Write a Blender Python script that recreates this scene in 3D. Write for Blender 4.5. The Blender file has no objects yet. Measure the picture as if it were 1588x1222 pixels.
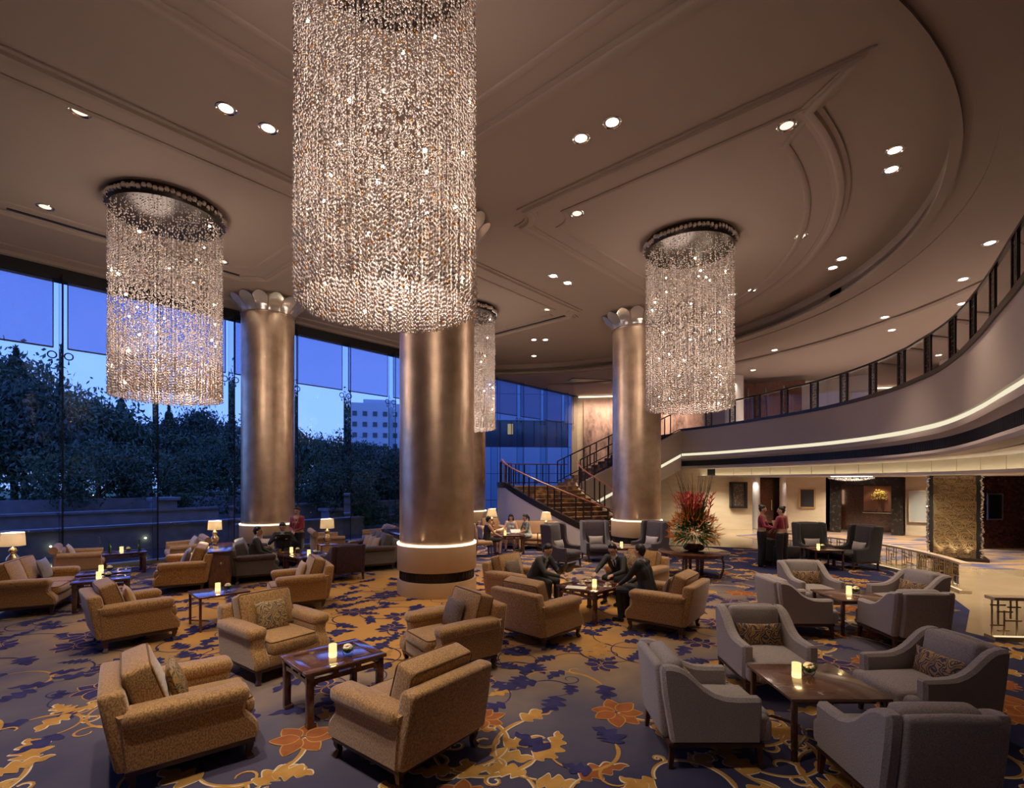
import bpy, bmesh, math, random
import numpy as np
from mathutils import Vector, Matrix
random.seed(7); np.random.seed(7)
scene = bpy.context.scene
C = scene.collection
PI = math.pi
EYE = 2.35
# ---------------------------------------------------------------- camera
cam_d = bpy.data.cameras.new('camera'); cam = bpy.data.objects.new('camera', cam_d); C.objects.link(cam)
cam_d.sensor_width = 36.0; cam_d.lens = 36.0*778/1588; cam_d.shift_y = 134/1588; cam_d.clip_end = 600
cam.location = (0, 0, EYE); cam.rotation_euler = (PI/2, 0, 0)
scene.camera = cam
# ---------------------------------------------------------------- dusk sky
world = bpy.data.worlds.new('dusk_sky'); scene.world = world; world.use_nodes = True
wn = world.node_tree; wn.nodes.clear()
o_ = wn.nodes.new('ShaderNodeOutputWorld'); bg = wn.nodes.new('ShaderNodeBackground')
tc = wn.nodes.new('ShaderNodeTexCoord'); sp = wn.nodes.new('ShaderNodeSeparateXYZ'); rp = wn.nodes.new('ShaderNodeValToRGB')
wn.links.new(tc.outputs['Generated'], sp.inputs[0]); wn.links.new(sp.outputs['Z'], rp.inputs[0])
rp.color_ramp.elements[0].position = 0.0; rp.color_ramp.elements[0].color = (0.145, 0.25, 0.62, 1)
rp.color_ramp.elements[1].position = 0.55; rp.color_ramp.elements[1].color = (0.07, 0.145, 0.66, 1)
e = rp.color_ramp.elements.new(0.18); e.color = (0.125, 0.24, 0.76, 1)
wn.links.new(rp.outputs[0], bg.inputs[0]); bg.inputs[1].default_value = 1.75
wn.links.new(bg.outputs[0], o_.inputs[0])
# ---------------------------------------------------------------- view
vs = scene.view_settings
vs.view_transform = 'Standard'; vs.look = 'None'; vs.gamma = 1.0; vs.exposure = 0.55; vs.use_curve_mapping = False
cy = scene.cycles
cy.use_denoising = True; cy.use_adaptive_sampling = True; cy.adaptive_threshold = 0.03; cy.max_bounces = 6; cy.diffuse_bounces = 4; cy.glossy_bounces = 4; cy.transmission_bounces = 4
cy.transparent_max_bounces = 16; cy.sample_clamp_indirect = 4.0; cy.caustics_reflective = False; cy.caustics_refractive = False
DOWN = 230.0      # downlight spot power (W)
WARM = (1.0, 0.77, 0.54)

# ================================================================ helpers
class MB:
    def __init__(s): s.v = []; s.f = []; s.m = []; s.n = 0
    def add(s, V, F, m=0, xf=None):
        V = [tuple(p) for p in V]
        if xf is not None: V = [tuple(xf @ Vector(p)) for p in V]
        b = s.n; s.v += V; s.n += len(V)
        s.f += [tuple(b+i for i in q) for q in F]; s.m += [m]*len(F)
        return s
    def box(s, c, d, rz=0, m=0, xf=None):
        x, y, z = d[0]/2, d[1]/2, d[2]/2
        V = [(a*x, b*y, e*z) for a in (-1, 1) for b in (-1, 1) for e in (-1, 1)]
        F = [(0,1,3,2), (4,6,7,5), (0,4,5,1), (2,3,7,6), (0,2,6,4), (1,5,7,3)]
        T = Matrix.Translation(c) @ Matrix.Rotation(rz, 4, 'Z')
        return s.add(V, F, m, (xf @ T) if xf is not None else T)
    def soft(s, c, d, r=0.03, puff=(0, 0, 0), n=1, rot=None, m=0, fn=None, fine=False):
        h = [d[0]/2, d[1]/2, d[2]/2]; r = min(r, *[q*0.98 for q in h])
        L = []
        for q in h:
            mid = list(np.linspace(-q+r, q-r, n+1))
            e_ = [-q, -q+r*0.45] if fine else [-q]
            L.append(e_ + mid + [-a for a in reversed(e_)])
        idx = {}; V = []; F = []
        def vid(p):
            k = (round(p[0], 5), round(p[1], 5), round(p[2], 5))
            if k in idx: return idx[k]
            q = [max(-h[i]+r, min(h[i]-r, p[i])) for i in range(3)]
            dv = [p[i]-q[i] for i in range(3)]; l = math.sqrt(sum(t*t for t in dv)) or 1
            w = [q[i]+dv[i]/l*r for i in range(3)]
            u = [p[i]/h[i] for i in range(3)]
            for i in range(3):
                if puff[i]:
                    j, k2 = (i+1) % 3, (i+2) % 3
                    w[i] += puff[i]*u[i]*(1-u[j]**2)*(1-u[k2]**2)
            if fn: w = list(fn(*w))
            idx[k] = len(V); V.append(w); return idx[k]
        for ax in range(3):
            a, b = (ax+1) % 3, (ax+2) % 3
            for sg in (-1, 1):
                for i in range(len(L[a])-1):
                    for j in range(len(L[b])-1):
                        q = []
                        for (ii, jj) in ((i, j), (i+1, j), (i+1, j+1), (i, j+1)):
                            p = [0, 0, 0]; p[ax] = sg*h[ax]; p[a] = L[a][ii]; p[b] = L[b][jj]; q.append(vid(p))
                        F.append(tuple(q if sg > 0 else q[::-1]))
        T = Matrix.Translation(c)
        if rot is not None: T = T @ (rot if isinstance(rot, Matrix) else Matrix.Rotation(rot, 4, 'Z'))
        return s.add(V, F, m, T)
    def lathe(s, prof, n=24, c=(0, 0, 0), m=0, xf=None, a0=0, a1=2*PI, caps=True):
        full = abs(a1-a0-2*PI) < 1e-6
        k = n if full else n+1
        V = []; F = []
        for (r, z) in prof:
            for i in range(k):
                a = a0+(a1-a0)*i/n
                V.append((c[0]+r*math.cos(a), c[1]+r*math.sin(a), c[2]+z))
        for j in range(len(prof)-1):
            for i in range(n):
                i2 = (i+1) % k
                F.append((j*k+i, j*k+i2, (j+1)*k+i2, (j+1)*k+i))
        if full and caps and prof[0] != prof[-1]:
            if prof[0][0] > 1e-5: F.append(tuple(reversed(range(k))))
            if prof[-1][0] > 1e-5: F.append(tuple(range((len(prof)-1)*k, len(prof)*k)))
        return s.add(V, F, m, xf)
    def cyl(s, c, r, h, n=16, m=0): return s.lathe([(r, 0), (r, h)], n, c, m)
    def tube(s, P, r, n=6, m=0, flat=1.0, up=(0, 0, 1)):
        P = [Vector(p) for p in P]; k = len(P); R = r if isinstance(r, (list, tuple)) else [r]*k
        V = []; F = []; up = Vector(up)
        for i in range(k):
            t = (P[min(i+1, k-1)]-P[max(i-1, 0)]).normalized()
            a = t.cross(up)
            if a.length < 1e-3: a = t.cross(Vector((1, 0, 0)))
            a.normalize(); b = a.cross(t)
            for j in range(n):
                g = 2*PI*j/n+PI/n
                V.append(P[i]+(a*math.cos(g)+b*math.sin(g)*flat)*R[i])
        for i in range(k-1):
            for j in range(n):
                F.append((i*n+j, i*n+(j+1) % n, (i+1)*n+(j+1) % n, (i+1)*n+j))
        F.append(tuple(range(n))); F.append(tuple(reversed(range((k-1)*n, k*n))))
        return s.add(V, F, m)
    def bar(s, p, q, w, h, m=0):          # rectangular bar from p to q
        p = Vector(p); q = Vector(q); t = q-p; L = t.length; t.normalize()
        a = t.cross(Vector((0, 0, 1)))
        if a.length < 1e-3: a = Vector((1, 0, 0))
        a.normalize(); b = a.cross(t)
        V = [o+a*(i*w/2)+b*(j*h/2) for o in (p, q) for (i, j) in ((-1, -1), (1, -1), (1, 1), (-1, 1))]
        return s.add(V, [(3,2,1,0), (4,5,6,7), (0,1,5,4), (1,2,6,5), (2,3,7,6), (3,0,4,7)], m)
    def slab(s, poly, x0, x1, r=0.02, m=0, xf=None):   # poly in (y,z), extruded along x, chamfered
        n = len(poly); P = [Vector((a, b)) for a, b in poly]
        ar = sum(P[i].x*P[(i+1) % n].y-P[(i+1) % n].x*P[i].y for i in range(n))
        if ar < 0: P.reverse()
        I = []
        for i in range(n):
            a = (P[i]-P[i-1]).normalized(); b = (P[(i+1) % n]-P[i]).normalized()
            nn = Vector((-(a.y+b.y), a.x+b.x)); nn.normalize() if nn.length > 1e-6 else None
            I.append(P[i]+nn*r)
        V = []
        for x, Q in ((x0, I), (x0+r, P), (x1-r, P), (x1, I)): V += [(x, q.x, q.y) for q in Q]
        F = [tuple(reversed(range(n)))]
        for k in range(3):
            for i in range(n): F.append((k*n+i, k*n+(i+1) % n, (k+1)*n+(i+1) % n, (k+1)*n+i))
        F.append(tuple(range(3*n, 4*n)))
        return s.add(V, F, m, xf)
    def prism(s, poly, z0, z1, m=0):                    # poly in (x,y)
        n = len(poly)
        ar = sum(poly[i][0]*poly[(i+1) % n][1]-poly[(i+1) % n][0]*poly[i][1] for i in range(n))
        if ar < 0: poly = poly[::-1]
        V = [(x, y, z0) for x, y in poly]+[(x, y, z1) for x, y in poly]
        F = [tuple(reversed(range(n))), tuple(range(n, 2*n))]+[(i, (i+1) % n, n+(i+1) % n, n+i) for i in range(n)]
        return s.add(V, F, m)
    def sweep(s, path, prof, closed=False, m=0):        # path (x,y); prof closed loop of (offset to the left, z)
        k = len(path); n = len(prof); V = []; F = []
        for i in range(k):
            p = Vector(path[i]); a = Vector(path[i-1]) if (i > 0 or closed) else None; b = Vector(path[(i+1) % k]) if (i < k-1 or closed) else None
            d1 = (p-a).normalized() if a is not None else (b-p).normalized()
            d2 = (b-p).normalized() if b is not None else d1
            nn = Vector((-(d1.y+d2.y), d1.x+d2.x))
            nn = nn.normalized() if nn.length > 1e-6 else Vector((-d1.y, d1.x))
            sc = 1/max(0.70, nn.dot(Vector((-d1.y, d1.x))))
            for (o, z) in prof: V.append((p.x+nn.x*o*sc, p.y+nn.y*o*sc, z))
        for i in range(k if closed else k-1):
            for j in range(n):
                F.append((i*n+j, ((i+1) % k)*n+j, ((i+1) % k)*n+(j+1) % n, i*n+(j+1) % n))
        if not closed: F += [tuple(range(n)), tuple(reversed(range((k-1)*n, k*n)))]
        return s.add(V, F, m)
    def mesh(s, name, mats, smooth=True, ang=40):
        me = bpy.data.meshes.new(name); me.from_pydata(s.v, [], s.f)
        for mt in (mats if isinstance(mats, (list, tuple)) else [mats]): me.materials.append(mt)
        if any(s.m): me.polygons.foreach_set('material_index', s.m)
        if smooth:
            me.polygons.foreach_set('use_smooth', [True]*len(me.polygons))
            me.set_sharp_from_angle(angle=math.radians(ang))
        me.update(); return me

def obj(name, mb, mats, parent=None, smooth=True, ang=40, loc=None, rz=None, kind=None):
    me = mb if isinstance(mb, bpy.types.Mesh) else mb.mesh(name, mats, smooth, ang)
    o = bpy.data.objects.new(name, me); C.objects.link(o)
    if parent is not None: o.parent = parent
    if loc is not None: o.location = loc
    if rz is not None: o.rotation_euler = (0, 0, rz)
    if kind: o['kind'] = kind
    return o
def tag(o, label, cat=None, group=None, kind=None):
    o['label'] = label
    if cat: o['category'] = cat
    if group: o['group'] = group
    if kind: o['kind'] = kind
    return o
def thing(name, label=None, cat=None, loc=(0, 0, 0), rz=0, group=None, kind=None):
    o = bpy.data.objects.new(name, None); C.objects.link(o); o.empty_display_size = 0.1
    o.location = loc; o.rotation_euler = (0, 0, rz)
    if label: tag(o, label, cat, group, kind)
    elif kind: o['kind'] = kind
    return o
def dup(root, loc, rz, label, group=None):
    r = root.copy(); C.objects.link(r); r.location = loc; r.rotation_euler = (0, 0, rz); r['label'] = label
    if group: r['group'] = group
    for ch in list(root.children):
        c = ch.copy(); C.objects.link(c); c.parent = r
        for g in list(ch.children):
            d = g.copy(); C.objects.link(d); d.parent = c
    return r
def face(fx, fy): return math.atan2(-fx, fy)
def spline(P, n=8):
    P = [Vector(p) for p in P]; out = []
    for i in range(len(P)-1):
        p0 = P[max(i-1, 0)]; p1 = P[i]; p2 = P[i+1]; p3 = P[min(i+2, len(P)-1)]
        for k in range(n):
            t = k/n
            out.append(0.5*((2*p1)+(p2-p0)*t+(2*p0-5*p1+4*p2-p3)*t*t+(3*p1-p0-3*p2+p3)*t**3))
    out.append(P[-1]); return out
def resample(P, step):
    P = [Vector(p) for p in P]; out = [P[0].copy()]; acc = 0.0
    for i in range(len(P)-1):
        a = P[i]; b = P[i+1]; L = (b-a).length; pos = step-acc
        while pos <= L:
            out.append(a+(b-a)*(pos/L)); pos += step
        acc = (acc+L) % step if step > 0 else 0
    return out
U = Vector((0.6587, 0.7524)); VV = Vector((-0.7526, 0.6587))
def uv(u, v): return (u*U.x+v*VV.x, u*U.y+v*VV.y)

# ================================================================ materials
def mat(name, col, rough=0.5, metal=0.0, noise=None, bump=None, emit=None, es=0, spec=0.5, sheen=0, coat=0, stretch=None, vor=None):
    m = bpy.data.materials.new(name); m.use_nodes = True
    nt = m.node_tree; b = nt.nodes['Principled BSDF']
    b.inputs['Base Color'].default_value = (*col, 1); b.inputs['Roughness'].default_value = rough
    b.inputs['Metallic'].default_value = metal; b.inputs['Specular IOR Level'].default_value = spec
    if sheen: b.inputs['Sheen Weight'].default_value = sheen
    if coat: b.inputs['Coat Weight'].default_value = coat; b.inputs['Coat Roughness'].default_value = 0.08
    if emit: b.inputs['Emission Color'].default_value = (*emit, 1); b.inputs['Emission Strength'].default_value = es
    if noise or bump:
        t = nt.nodes.new('ShaderNodeTexCoord'); src = t.outputs['Object']
        if stretch:
            mp = nt.nodes.new('ShaderNodeMapping'); mp.inputs['Scale'].default_value = stretch
            nt.links.new(src, mp.inputs[0]); src = mp.outputs[0]
    if noise:
        sc, col2, lo, hi = noise
        if vor:
            n = nt.nodes.new('ShaderNodeTexVoronoi'); n.inputs['Scale'].default_value = sc; out = n.outputs['Distance']
        else:
            n = nt.nodes.new('ShaderNodeTexNoise'); n.inputs['Scale'].default_value = sc; n.inputs['Detail'].default_value = 5; out = n.outputs['Fac']
        nt.links.new(src, n.inputs['Vector'])
        r = nt.nodes.new('ShaderNodeValToRGB'); r.color_ramp.elements[0].position = lo; r.color_ramp.elements[1].position = hi
        r.color_ramp.elements[0].color = (*col, 1); r.color_ramp.elements[1].color = (*col2, 1)
        nt.links.new(out, r.inputs[0]); nt.links.new(r.outputs[0], b.inputs['Base Color'])
    if bump:
        sc, st = bump
        n2 = nt.nodes.new('ShaderNodeTexNoise'); n2.inputs['Scale'].default_value = sc; n2.inputs['Detail'].default_value = 3
        nt.links.new(src, n2.inputs['Vector'])
        bp = nt.nodes.new('ShaderNodeBump'); bp.inputs['Strength'].default_value = st; bp.inputs['Distance'].default_value = 0.01
        nt.links.new(n2.outputs['Fac'], bp.inputs['Height']); nt.links.new(bp.outputs[0], b.inputs['Normal'])
    return m
def emat(name, col, st):
    m = bpy.data.materials.new(name); m.use_nodes = True; nt = m.node_tree; nt.nodes.clear()
    o = nt.nodes.new('ShaderNodeOutputMaterial'); e = nt.nodes.new('ShaderNodeEmission')
    e.inputs[0].default_value = (*col, 1); e.inputs[1].default_value = st; nt.links.new(e.outputs[0], o.inputs[0]); return m
def glassmat(name, tint=(1, 1, 1), f0=0.04, rough=0.0):
    m = bpy.data.materials.new(name); m.use_nodes = True; nt = m.node_tree; nt.nodes.clear()
    o = nt.nodes.new('ShaderNodeOutputMaterial'); t = nt.nodes.new('ShaderNodeBsdfTransparent'); g = nt.nodes.new('ShaderNodeBsdfGlossy')
    t.inputs[0].default_value = (*tint, 1); g.inputs['Roughness'].default_value = rough
    fr = nt.nodes.new('ShaderNodeFresnel'); fr.inputs[0].default_value = 1.0+f0*10
    mx = nt.nodes.new('ShaderNodeMixShader')
    nt.links.new(fr.outputs[0], mx.inputs[0]); nt.links.new(t.outputs[0], mx.inputs[1]); nt.links.new(g.outputs[0], mx.inputs[2]); nt.links.new(mx.outputs[0], o.inputs[0]); return m
def layered(name, parts):
    """parts: list of (kind, colour, rough, weight) mixed one after the other"""
    m = bpy.data.materials.new(name); m.use_nodes = True; nt = m.node_tree; nt.nodes.clear()
    o = nt.nodes.new('ShaderNodeOutputMaterial'); cur = None; tot = 0
    for kind, col, rough, w in parts:
        n = nt.nodes.new({'glossy': 'ShaderNodeBsdfGlossy', 'diffuse': 'ShaderNodeBsdfDiffuse', 'translucent': 'ShaderNodeBsdfTranslucent', 'transparent': 'ShaderNodeBsdfTransparent', 'emission': 'ShaderNodeEmission'}[kind])
        n.inputs[0].default_value = (*col, 1)
        if kind == 'glossy': n.inputs['Roughness'].default_value = rough
        if kind == 'emission': n.inputs[1].default_value = rough
        tot += w
        if cur is None: cur = n.outputs[0]
        else:
            x = nt.nodes.new('ShaderNodeMixShader'); x.inputs[0].default_value = w/tot
            nt.links.new(cur, x.inputs[1]); nt.links.new(n.outputs[0], x.inputs[2]); cur = x.outputs[0]
    nt.links.new(cur, o.inputs[0]); return m

# ramp text patterns (damask) for throw pillows
def damask(name, c1, c2, sc=26, lo=0.42, hi=0.5):
    m = bpy.data.materials.new(name); m.use_nodes = True; nt = m.node_tree; b = nt.nodes['Principled BSDF']; b.inputs['Roughness'].default_value = 0.6
    t = nt.nodes.new('ShaderNodeTexCoord')
    n = nt.nodes.new('ShaderNodeTexNoise'); n.inputs['Scale'].default_value = 7; n.inputs['Detail'].default_value = 1
    nt.links.new(t.outputs['Object'], n.inputs['Vector'])
    add = nt.nodes.new('ShaderNodeVectorMath'); add.operation = 'MULTIPLY_ADD'; add.inputs[1].default_value = (0.25, 0.25, 0.25)
    nt.links.new(n.outputs['Color'], add.inputs[0]); nt.links.new(t.outputs['Object'], add.inputs[2])
    w = nt.nodes.new('ShaderNodeTexWave'); w.wave_type = 'RINGS'; w.rings_direction = 'SPHERICAL'; w.inputs['Scale'].default_value = sc*0.35; w.inputs['Distortion'].default_value = 6; w.inputs['Detail'].default_value = 1.5; w.inputs['Detail Scale'].default_value = 2.0
    nt.links.new(add.outputs[0], w.inputs['Vector'])
    r = nt.nodes.new('ShaderNodeValToRGB'); r.color_ramp.elements[0].position = lo; r.color_ramp.elements[1].position = hi
    r.color_ramp.elements[0].color = (*c1, 1); r.color_ramp.elements[1].color = (*c2, 1)
    nt.links.new(w.outputs['Fac'], r.inputs[0]); nt.links.new(r.outputs[0], b.inputs['Base Color']); return m

K = {}
K['gold_velvet'] = mat('gold_velvet', (0.22, 0.102, 0.026), 0.7, noise=(100, (0.46, 0.25, 0.072), 0.42, 0.58), bump=(90, 0.3), sheen=0.5, stretch=(1, 1, 0.6))
K['piping'] = mat('bronze_piping', (0.17, 0.085, 0.03), 0.7)
K['tan_velvet'] = mat('tan_velvet', (0.38, 0.22, 0.11), 0.8, noise=(40, (0.46, 0.28, 0.15), 0.4, 0.6), sheen=0.3)
K['grey_weave'] = mat('grey_weave', (0.25, 0.215, 0.22), 0.85, noise=(130, (0.40, 0.35, 0.345), 0.40, 0.60), bump=(200, 0.2), sheen=0.2)
K['purple_felt'] = mat('purple_felt', (0.040, 0.030, 0.048), 0.8, noise=(60, (0.060, 0.046, 0.066), 0.4, 0.6), sheen=0.25)
K['charcoal_felt'] = mat('charcoal_felt', (0.018, 0.016, 0.021), 0.8, noise=(60, (0.032, 0.028, 0.036), 0.4, 0.6), sheen=0.15)
K['slate_weave'] = mat('slate_weave', (0.10, 0.09, 0.085), 0.85, noise=(90, (0.17, 0.15, 0.14), 0.4, 0.6), sheen=0.2)
K['scroll_brown'] = damask('scroll_brown', (0.03, 0.02, 0.018), (0.10, 0.06, 0.05), 60)
K['wine_weave'] = mat('wine_weave', (0.030, 0.012, 0.020), 0.6, noise=(60, (0.07, 0.03, 0.045), 0.45, 0.6), vor=True)
K['wood'] = mat('dark_rosewood', (0.055, 0.019, 0.012), 0.22, noise=(14, (0.115, 0.038, 0.022), 0.35, 0.65), stretch=(1, 0.15, 1), coat=0.9)
K['walnut'] = mat('walnut_veneer', (0.085, 0.034, 0.020), 0.25, noise=(9, (0.16, 0.070, 0.040), 0.3, 0.7), stretch=(0.4, 3, 1), coat=0.6)
K['legwood'] = mat('leg_wood', (0.060, 0.022, 0.014), 0.35)
K['rail_wood'] = mat('red_handrail_wood', (0.24, 0.075, 0.045), 0.3, coat=0.3)
K['bronze'] = mat('dark_bronze', (0.055, 0.042, 0.036), 0.35, 0.8)
K['brass'] = mat('brass', (0.80, 0.60, 0.30), 0.35, 0.75)
K['goldleaf'] = mat('gold_leaf', (0.62, 0.45, 0.31), 0.38, 1.0, noise=(3.0, (0.84, 0.65, 0.48), 0.30, 0.72), bump=(9, 0.25))
K['chrome'] = mat('chrome', (0.9, 0.88, 0.86), 0.12, 1.0)
K['collar'] = mat('honey_leather', (0.50, 0.33, 0.19), 0.45, noise=(2, (0.56, 0.38, 0.22), 0.3, 0.7))
K['grille'] = mat('black_fretwork', (0.012, 0.008, 0.008), 0.4)
K['warmstrip'] = emat('warm_light_strip', (1.0, 0.80, 0.55), 2.0)
K['coolstrip'] = emat('cove_light_strip', (1.0, 0.90, 0.64), 0.62)
K['ceiling'] = mat('ceiling_paint', (0.345, 0.270, 0.238), 0.85)
K['plaster'] = mat('mauve_plaster', (0.52, 0.44, 0.42), 0.7, bump=(6, 0.02))
K['white'] = mat('white_plaster', (0.66, 0.60, 0.58), 0.7)
K['cream'] = mat('cream_stone', (0.62, 0.52, 0.38), 0.25, noise=(1.3, (0.70, 0.60, 0.46), 0.3, 0.7), stretch=(1, 1, 4))
K['beige_trim'] = mat('beige_trim', (0.55, 0.42, 0.30), 0.5)
K['blackmarble'] = mat('black_marble', (0.020, 0.016, 0.014), 0.15, noise=(7, (0.10, 0.085, 0.07), 0.55, 0.75))
K['marble'] = mat('polished_marble', (0.36, 0.27, 0.17), 0.10, noise=(0.8, (0.46, 0.36, 0.24), 0.3, 0.7), spec=0.6)
K['glass'] = glassmat('window_glass', (0.94, 0.97, 0.99), 0.012)
K['finglass'] = glassmat('fin_glass', (0.84, 0.93, 0.96), 0.02)
K['paneglass'] = glassmat('railing_glass', (0.90, 0.90, 0.90), 0.014)
K['shade'] = layered('roller_shade_mesh', [('transparent', (0.86, 0.89, 0.99), 0, 0.72), ('diffuse', (0.30, 0.30, 0.36), 0, 0.2), ('translucent', (0.5, 0.52, 0.62), 0, 0.18)])
K['black'] = mat('black_trim', (0.008, 0.008, 0.010), 0.4)
K['crystal'] = layered('cut_crystal', [('glossy', (1.0, 0.94, 0.90), 0.18, 0.45), ('translucent', (0.86, 0.76, 0.70), 0, 0.35), ('diffuse', (0.70, 0.61, 0.57), 0, 0.20)])
K['amber'] = layered('amber_crystal', [('glossy', (1.0, 0.75, 0.42), 0.15, 0.5), ('translucent', (0.9, 0.5, 0.2), 0, 0.5)])
K['petalglass'] = layered('frosted_petal_glass', [('glossy', (1, .97, .94), .15, .45), ('diffuse', (.75, .70, .66), 0, .3), ('translucent', (.8, .75, .7), 0, .25)])
K['bulb'] = emat('halogen_bulb', (1.0, 0.80, 0.58), 55)
K['lens'] = emat('downlight_lamp', (1.0, 0.88, 0.74), 7)
K['lens_dim'] = emat('downlight_lamp_dim', (1.0, 0.85, 0.66), 0.9)
K['lampshade'] = layered('lit_lampshade', [('translucent', (0.95, 0.85, 0.68), 0, 0.7), ('diffuse', (0.9, 0.82, 0.68), 0, 0.3)])
K['lampglow'] = emat('lamp_bulb', (1.0, 0.82, 0.56), 10)
K['candle'] = emat('candle_glow', (1.0, 0.66, 0.24), 1.5)
K['candletop'] = emat('candle_glow_upper', (1.0, 0.75, 0.32), 0.85)
K['skin'] = mat('skin', (0.56, 0.33, 0.23), 0.55)
K['hair'] = mat('black_hair', (0.010, 0.008, 0.008), 0.4)
K['lip'] = mat('lips', (0.42, 0.14, 0.12), 0.5)
K['suit'] = mat('charcoal_suit', (0.016, 0.017, 0.019), 0.75)
K['suitgrey'] = mat('grey_suit', (0.040, 0.042, 0.040), 0.8)
K['shirt'] = mat('white_shirt', (0.75, 0.75, 0.77), 0.7)
K['tie'] = mat('dark_tie', (0.03, 0.035, 0.05), 0.5)
K['red'] = mat('crimson_silk', (0.26, 0.010, 0.032), 0.5, sheen=0.3)
K['sash'] = mat('gold_sash', (0.42, 0.27, 0.16), 0.6)
K['trouser'] = mat('black_trousers', (0.012, 0.012, 0.015), 0.75)
K['shoe'] = mat('black_shoe', (0.01, 0.01, 0.01), 0.25)
K['whitecup'] = mat('white_china', (0.75, 0.68, 0.55), 0.2)
K['leaf'] = mat('leaf_green', (0.030, 0.085, 0.018), 0.6, spec=0.15, noise=(8, (0.075, 0.16, 0.032), 0.35, 0.65))
K['petal'] = mat('white_petal', (0.80, 0.72, 0.58), 0.6)
K['red_bract'] = mat('red_heliconia', (0.62, 0.070, 0.045), 0.5)
K['orange_bract'] = mat('orange_strelitzia', (0.75, 0.24, 0.025), 0.5)
K['twig'] = mat('dark_twig', (0.05, 0.035, 0.02), 0.7)
K['treeleaf'] = mat('dusk_foliage', (0.045, 0.085, 0.045), 0.7, noise=(0.6, (0.080, 0.125, 0.060), 0.35, 0.65))
K['treeleaf2'] = mat('dusk_foliage_dark', (0.034, 0.064, 0.042), 0.7, noise=(0.6, (0.060, 0.095, 0.055), 0.35, 0.65))
K['bark'] = mat('bark', (0.06, 0.045, 0.035), 0.9, bump=(20, 0.4))
K['hedge'] = mat('hedge_leaf', (0.025, 0.060, 0.018), 0.7, noise=(5, (0.05, 0.10, 0.03), 0.35, 0.65))
K['grass'] = mat('lawn', (0.05, 0.11, 0.03), 0.9, noise=(6, (0.08, 0.16, 0.05), 0.3, 0.7))
K['gstone'] = mat('garden_stone', (0.17, 0.17, 0.18), 0.8, noise=(3, (0.25, 0.25, 0.26), 0.3, 0.7))
K['water'] = mat('pool_water', (0.02, 0.03, 0.05), 0.08, spec=0.8)
K['fac'] = mat('pale_facade', (0.42, 0.46, 0.52), 0.8)
K['facdark'] = mat('facade_window', (0.03, 0.04, 0.06), 0.15)
K['facblue'] = mat('hotel_wing_panel', (0.24, 0.30, 0.40), 0.6)
K['bottle'] = mat('green_bottle', (0.010, 0.06, 0.02), 0.1, spec=0.8)
K['goldlamp'] = mat('gilded_lamp_base', (0.80, 0.58, 0.30), 0.22, 1.0)
K['paper'] = mat('paper', (0.70, 0.68, 0.64), 0.8)
K['dmk_blue'] = damask('damask_gold_on_slate', (0.095, 0.085, 0.080), (0.42, 0.26, 0.075), 30, 0.45, 0.55)
K['dmk_gold'] = damask('damask_navy_on_gold', (0.40, 0.235, 0.075), (0.040, 0.036, 0.070), 30, 0.45, 0.56)
K['dmk_slate'] = damask('damask_slate', (0.115, 0.105, 0.10), (0.24, 0.14, 0.07), 34, 0.55, 0.75)
K['silkgold'] = mat('gold_silk', (0.50, 0.32, 0.13), 0.5, sheen=0.3)
K['silkblue'] = mat('slate_blue_silk', (0.20, 0.19, 0.24), 0.5, sheen=0.3)
K['silkgrey'] = mat('silver_silk', (0.36, 0.32, 0.33), 0.5, sheen=0.3)
K['silkivory'] = mat('ivory_silk', (0.62, 0.52, 0.42), 0.5, sheen=0.3)
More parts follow.
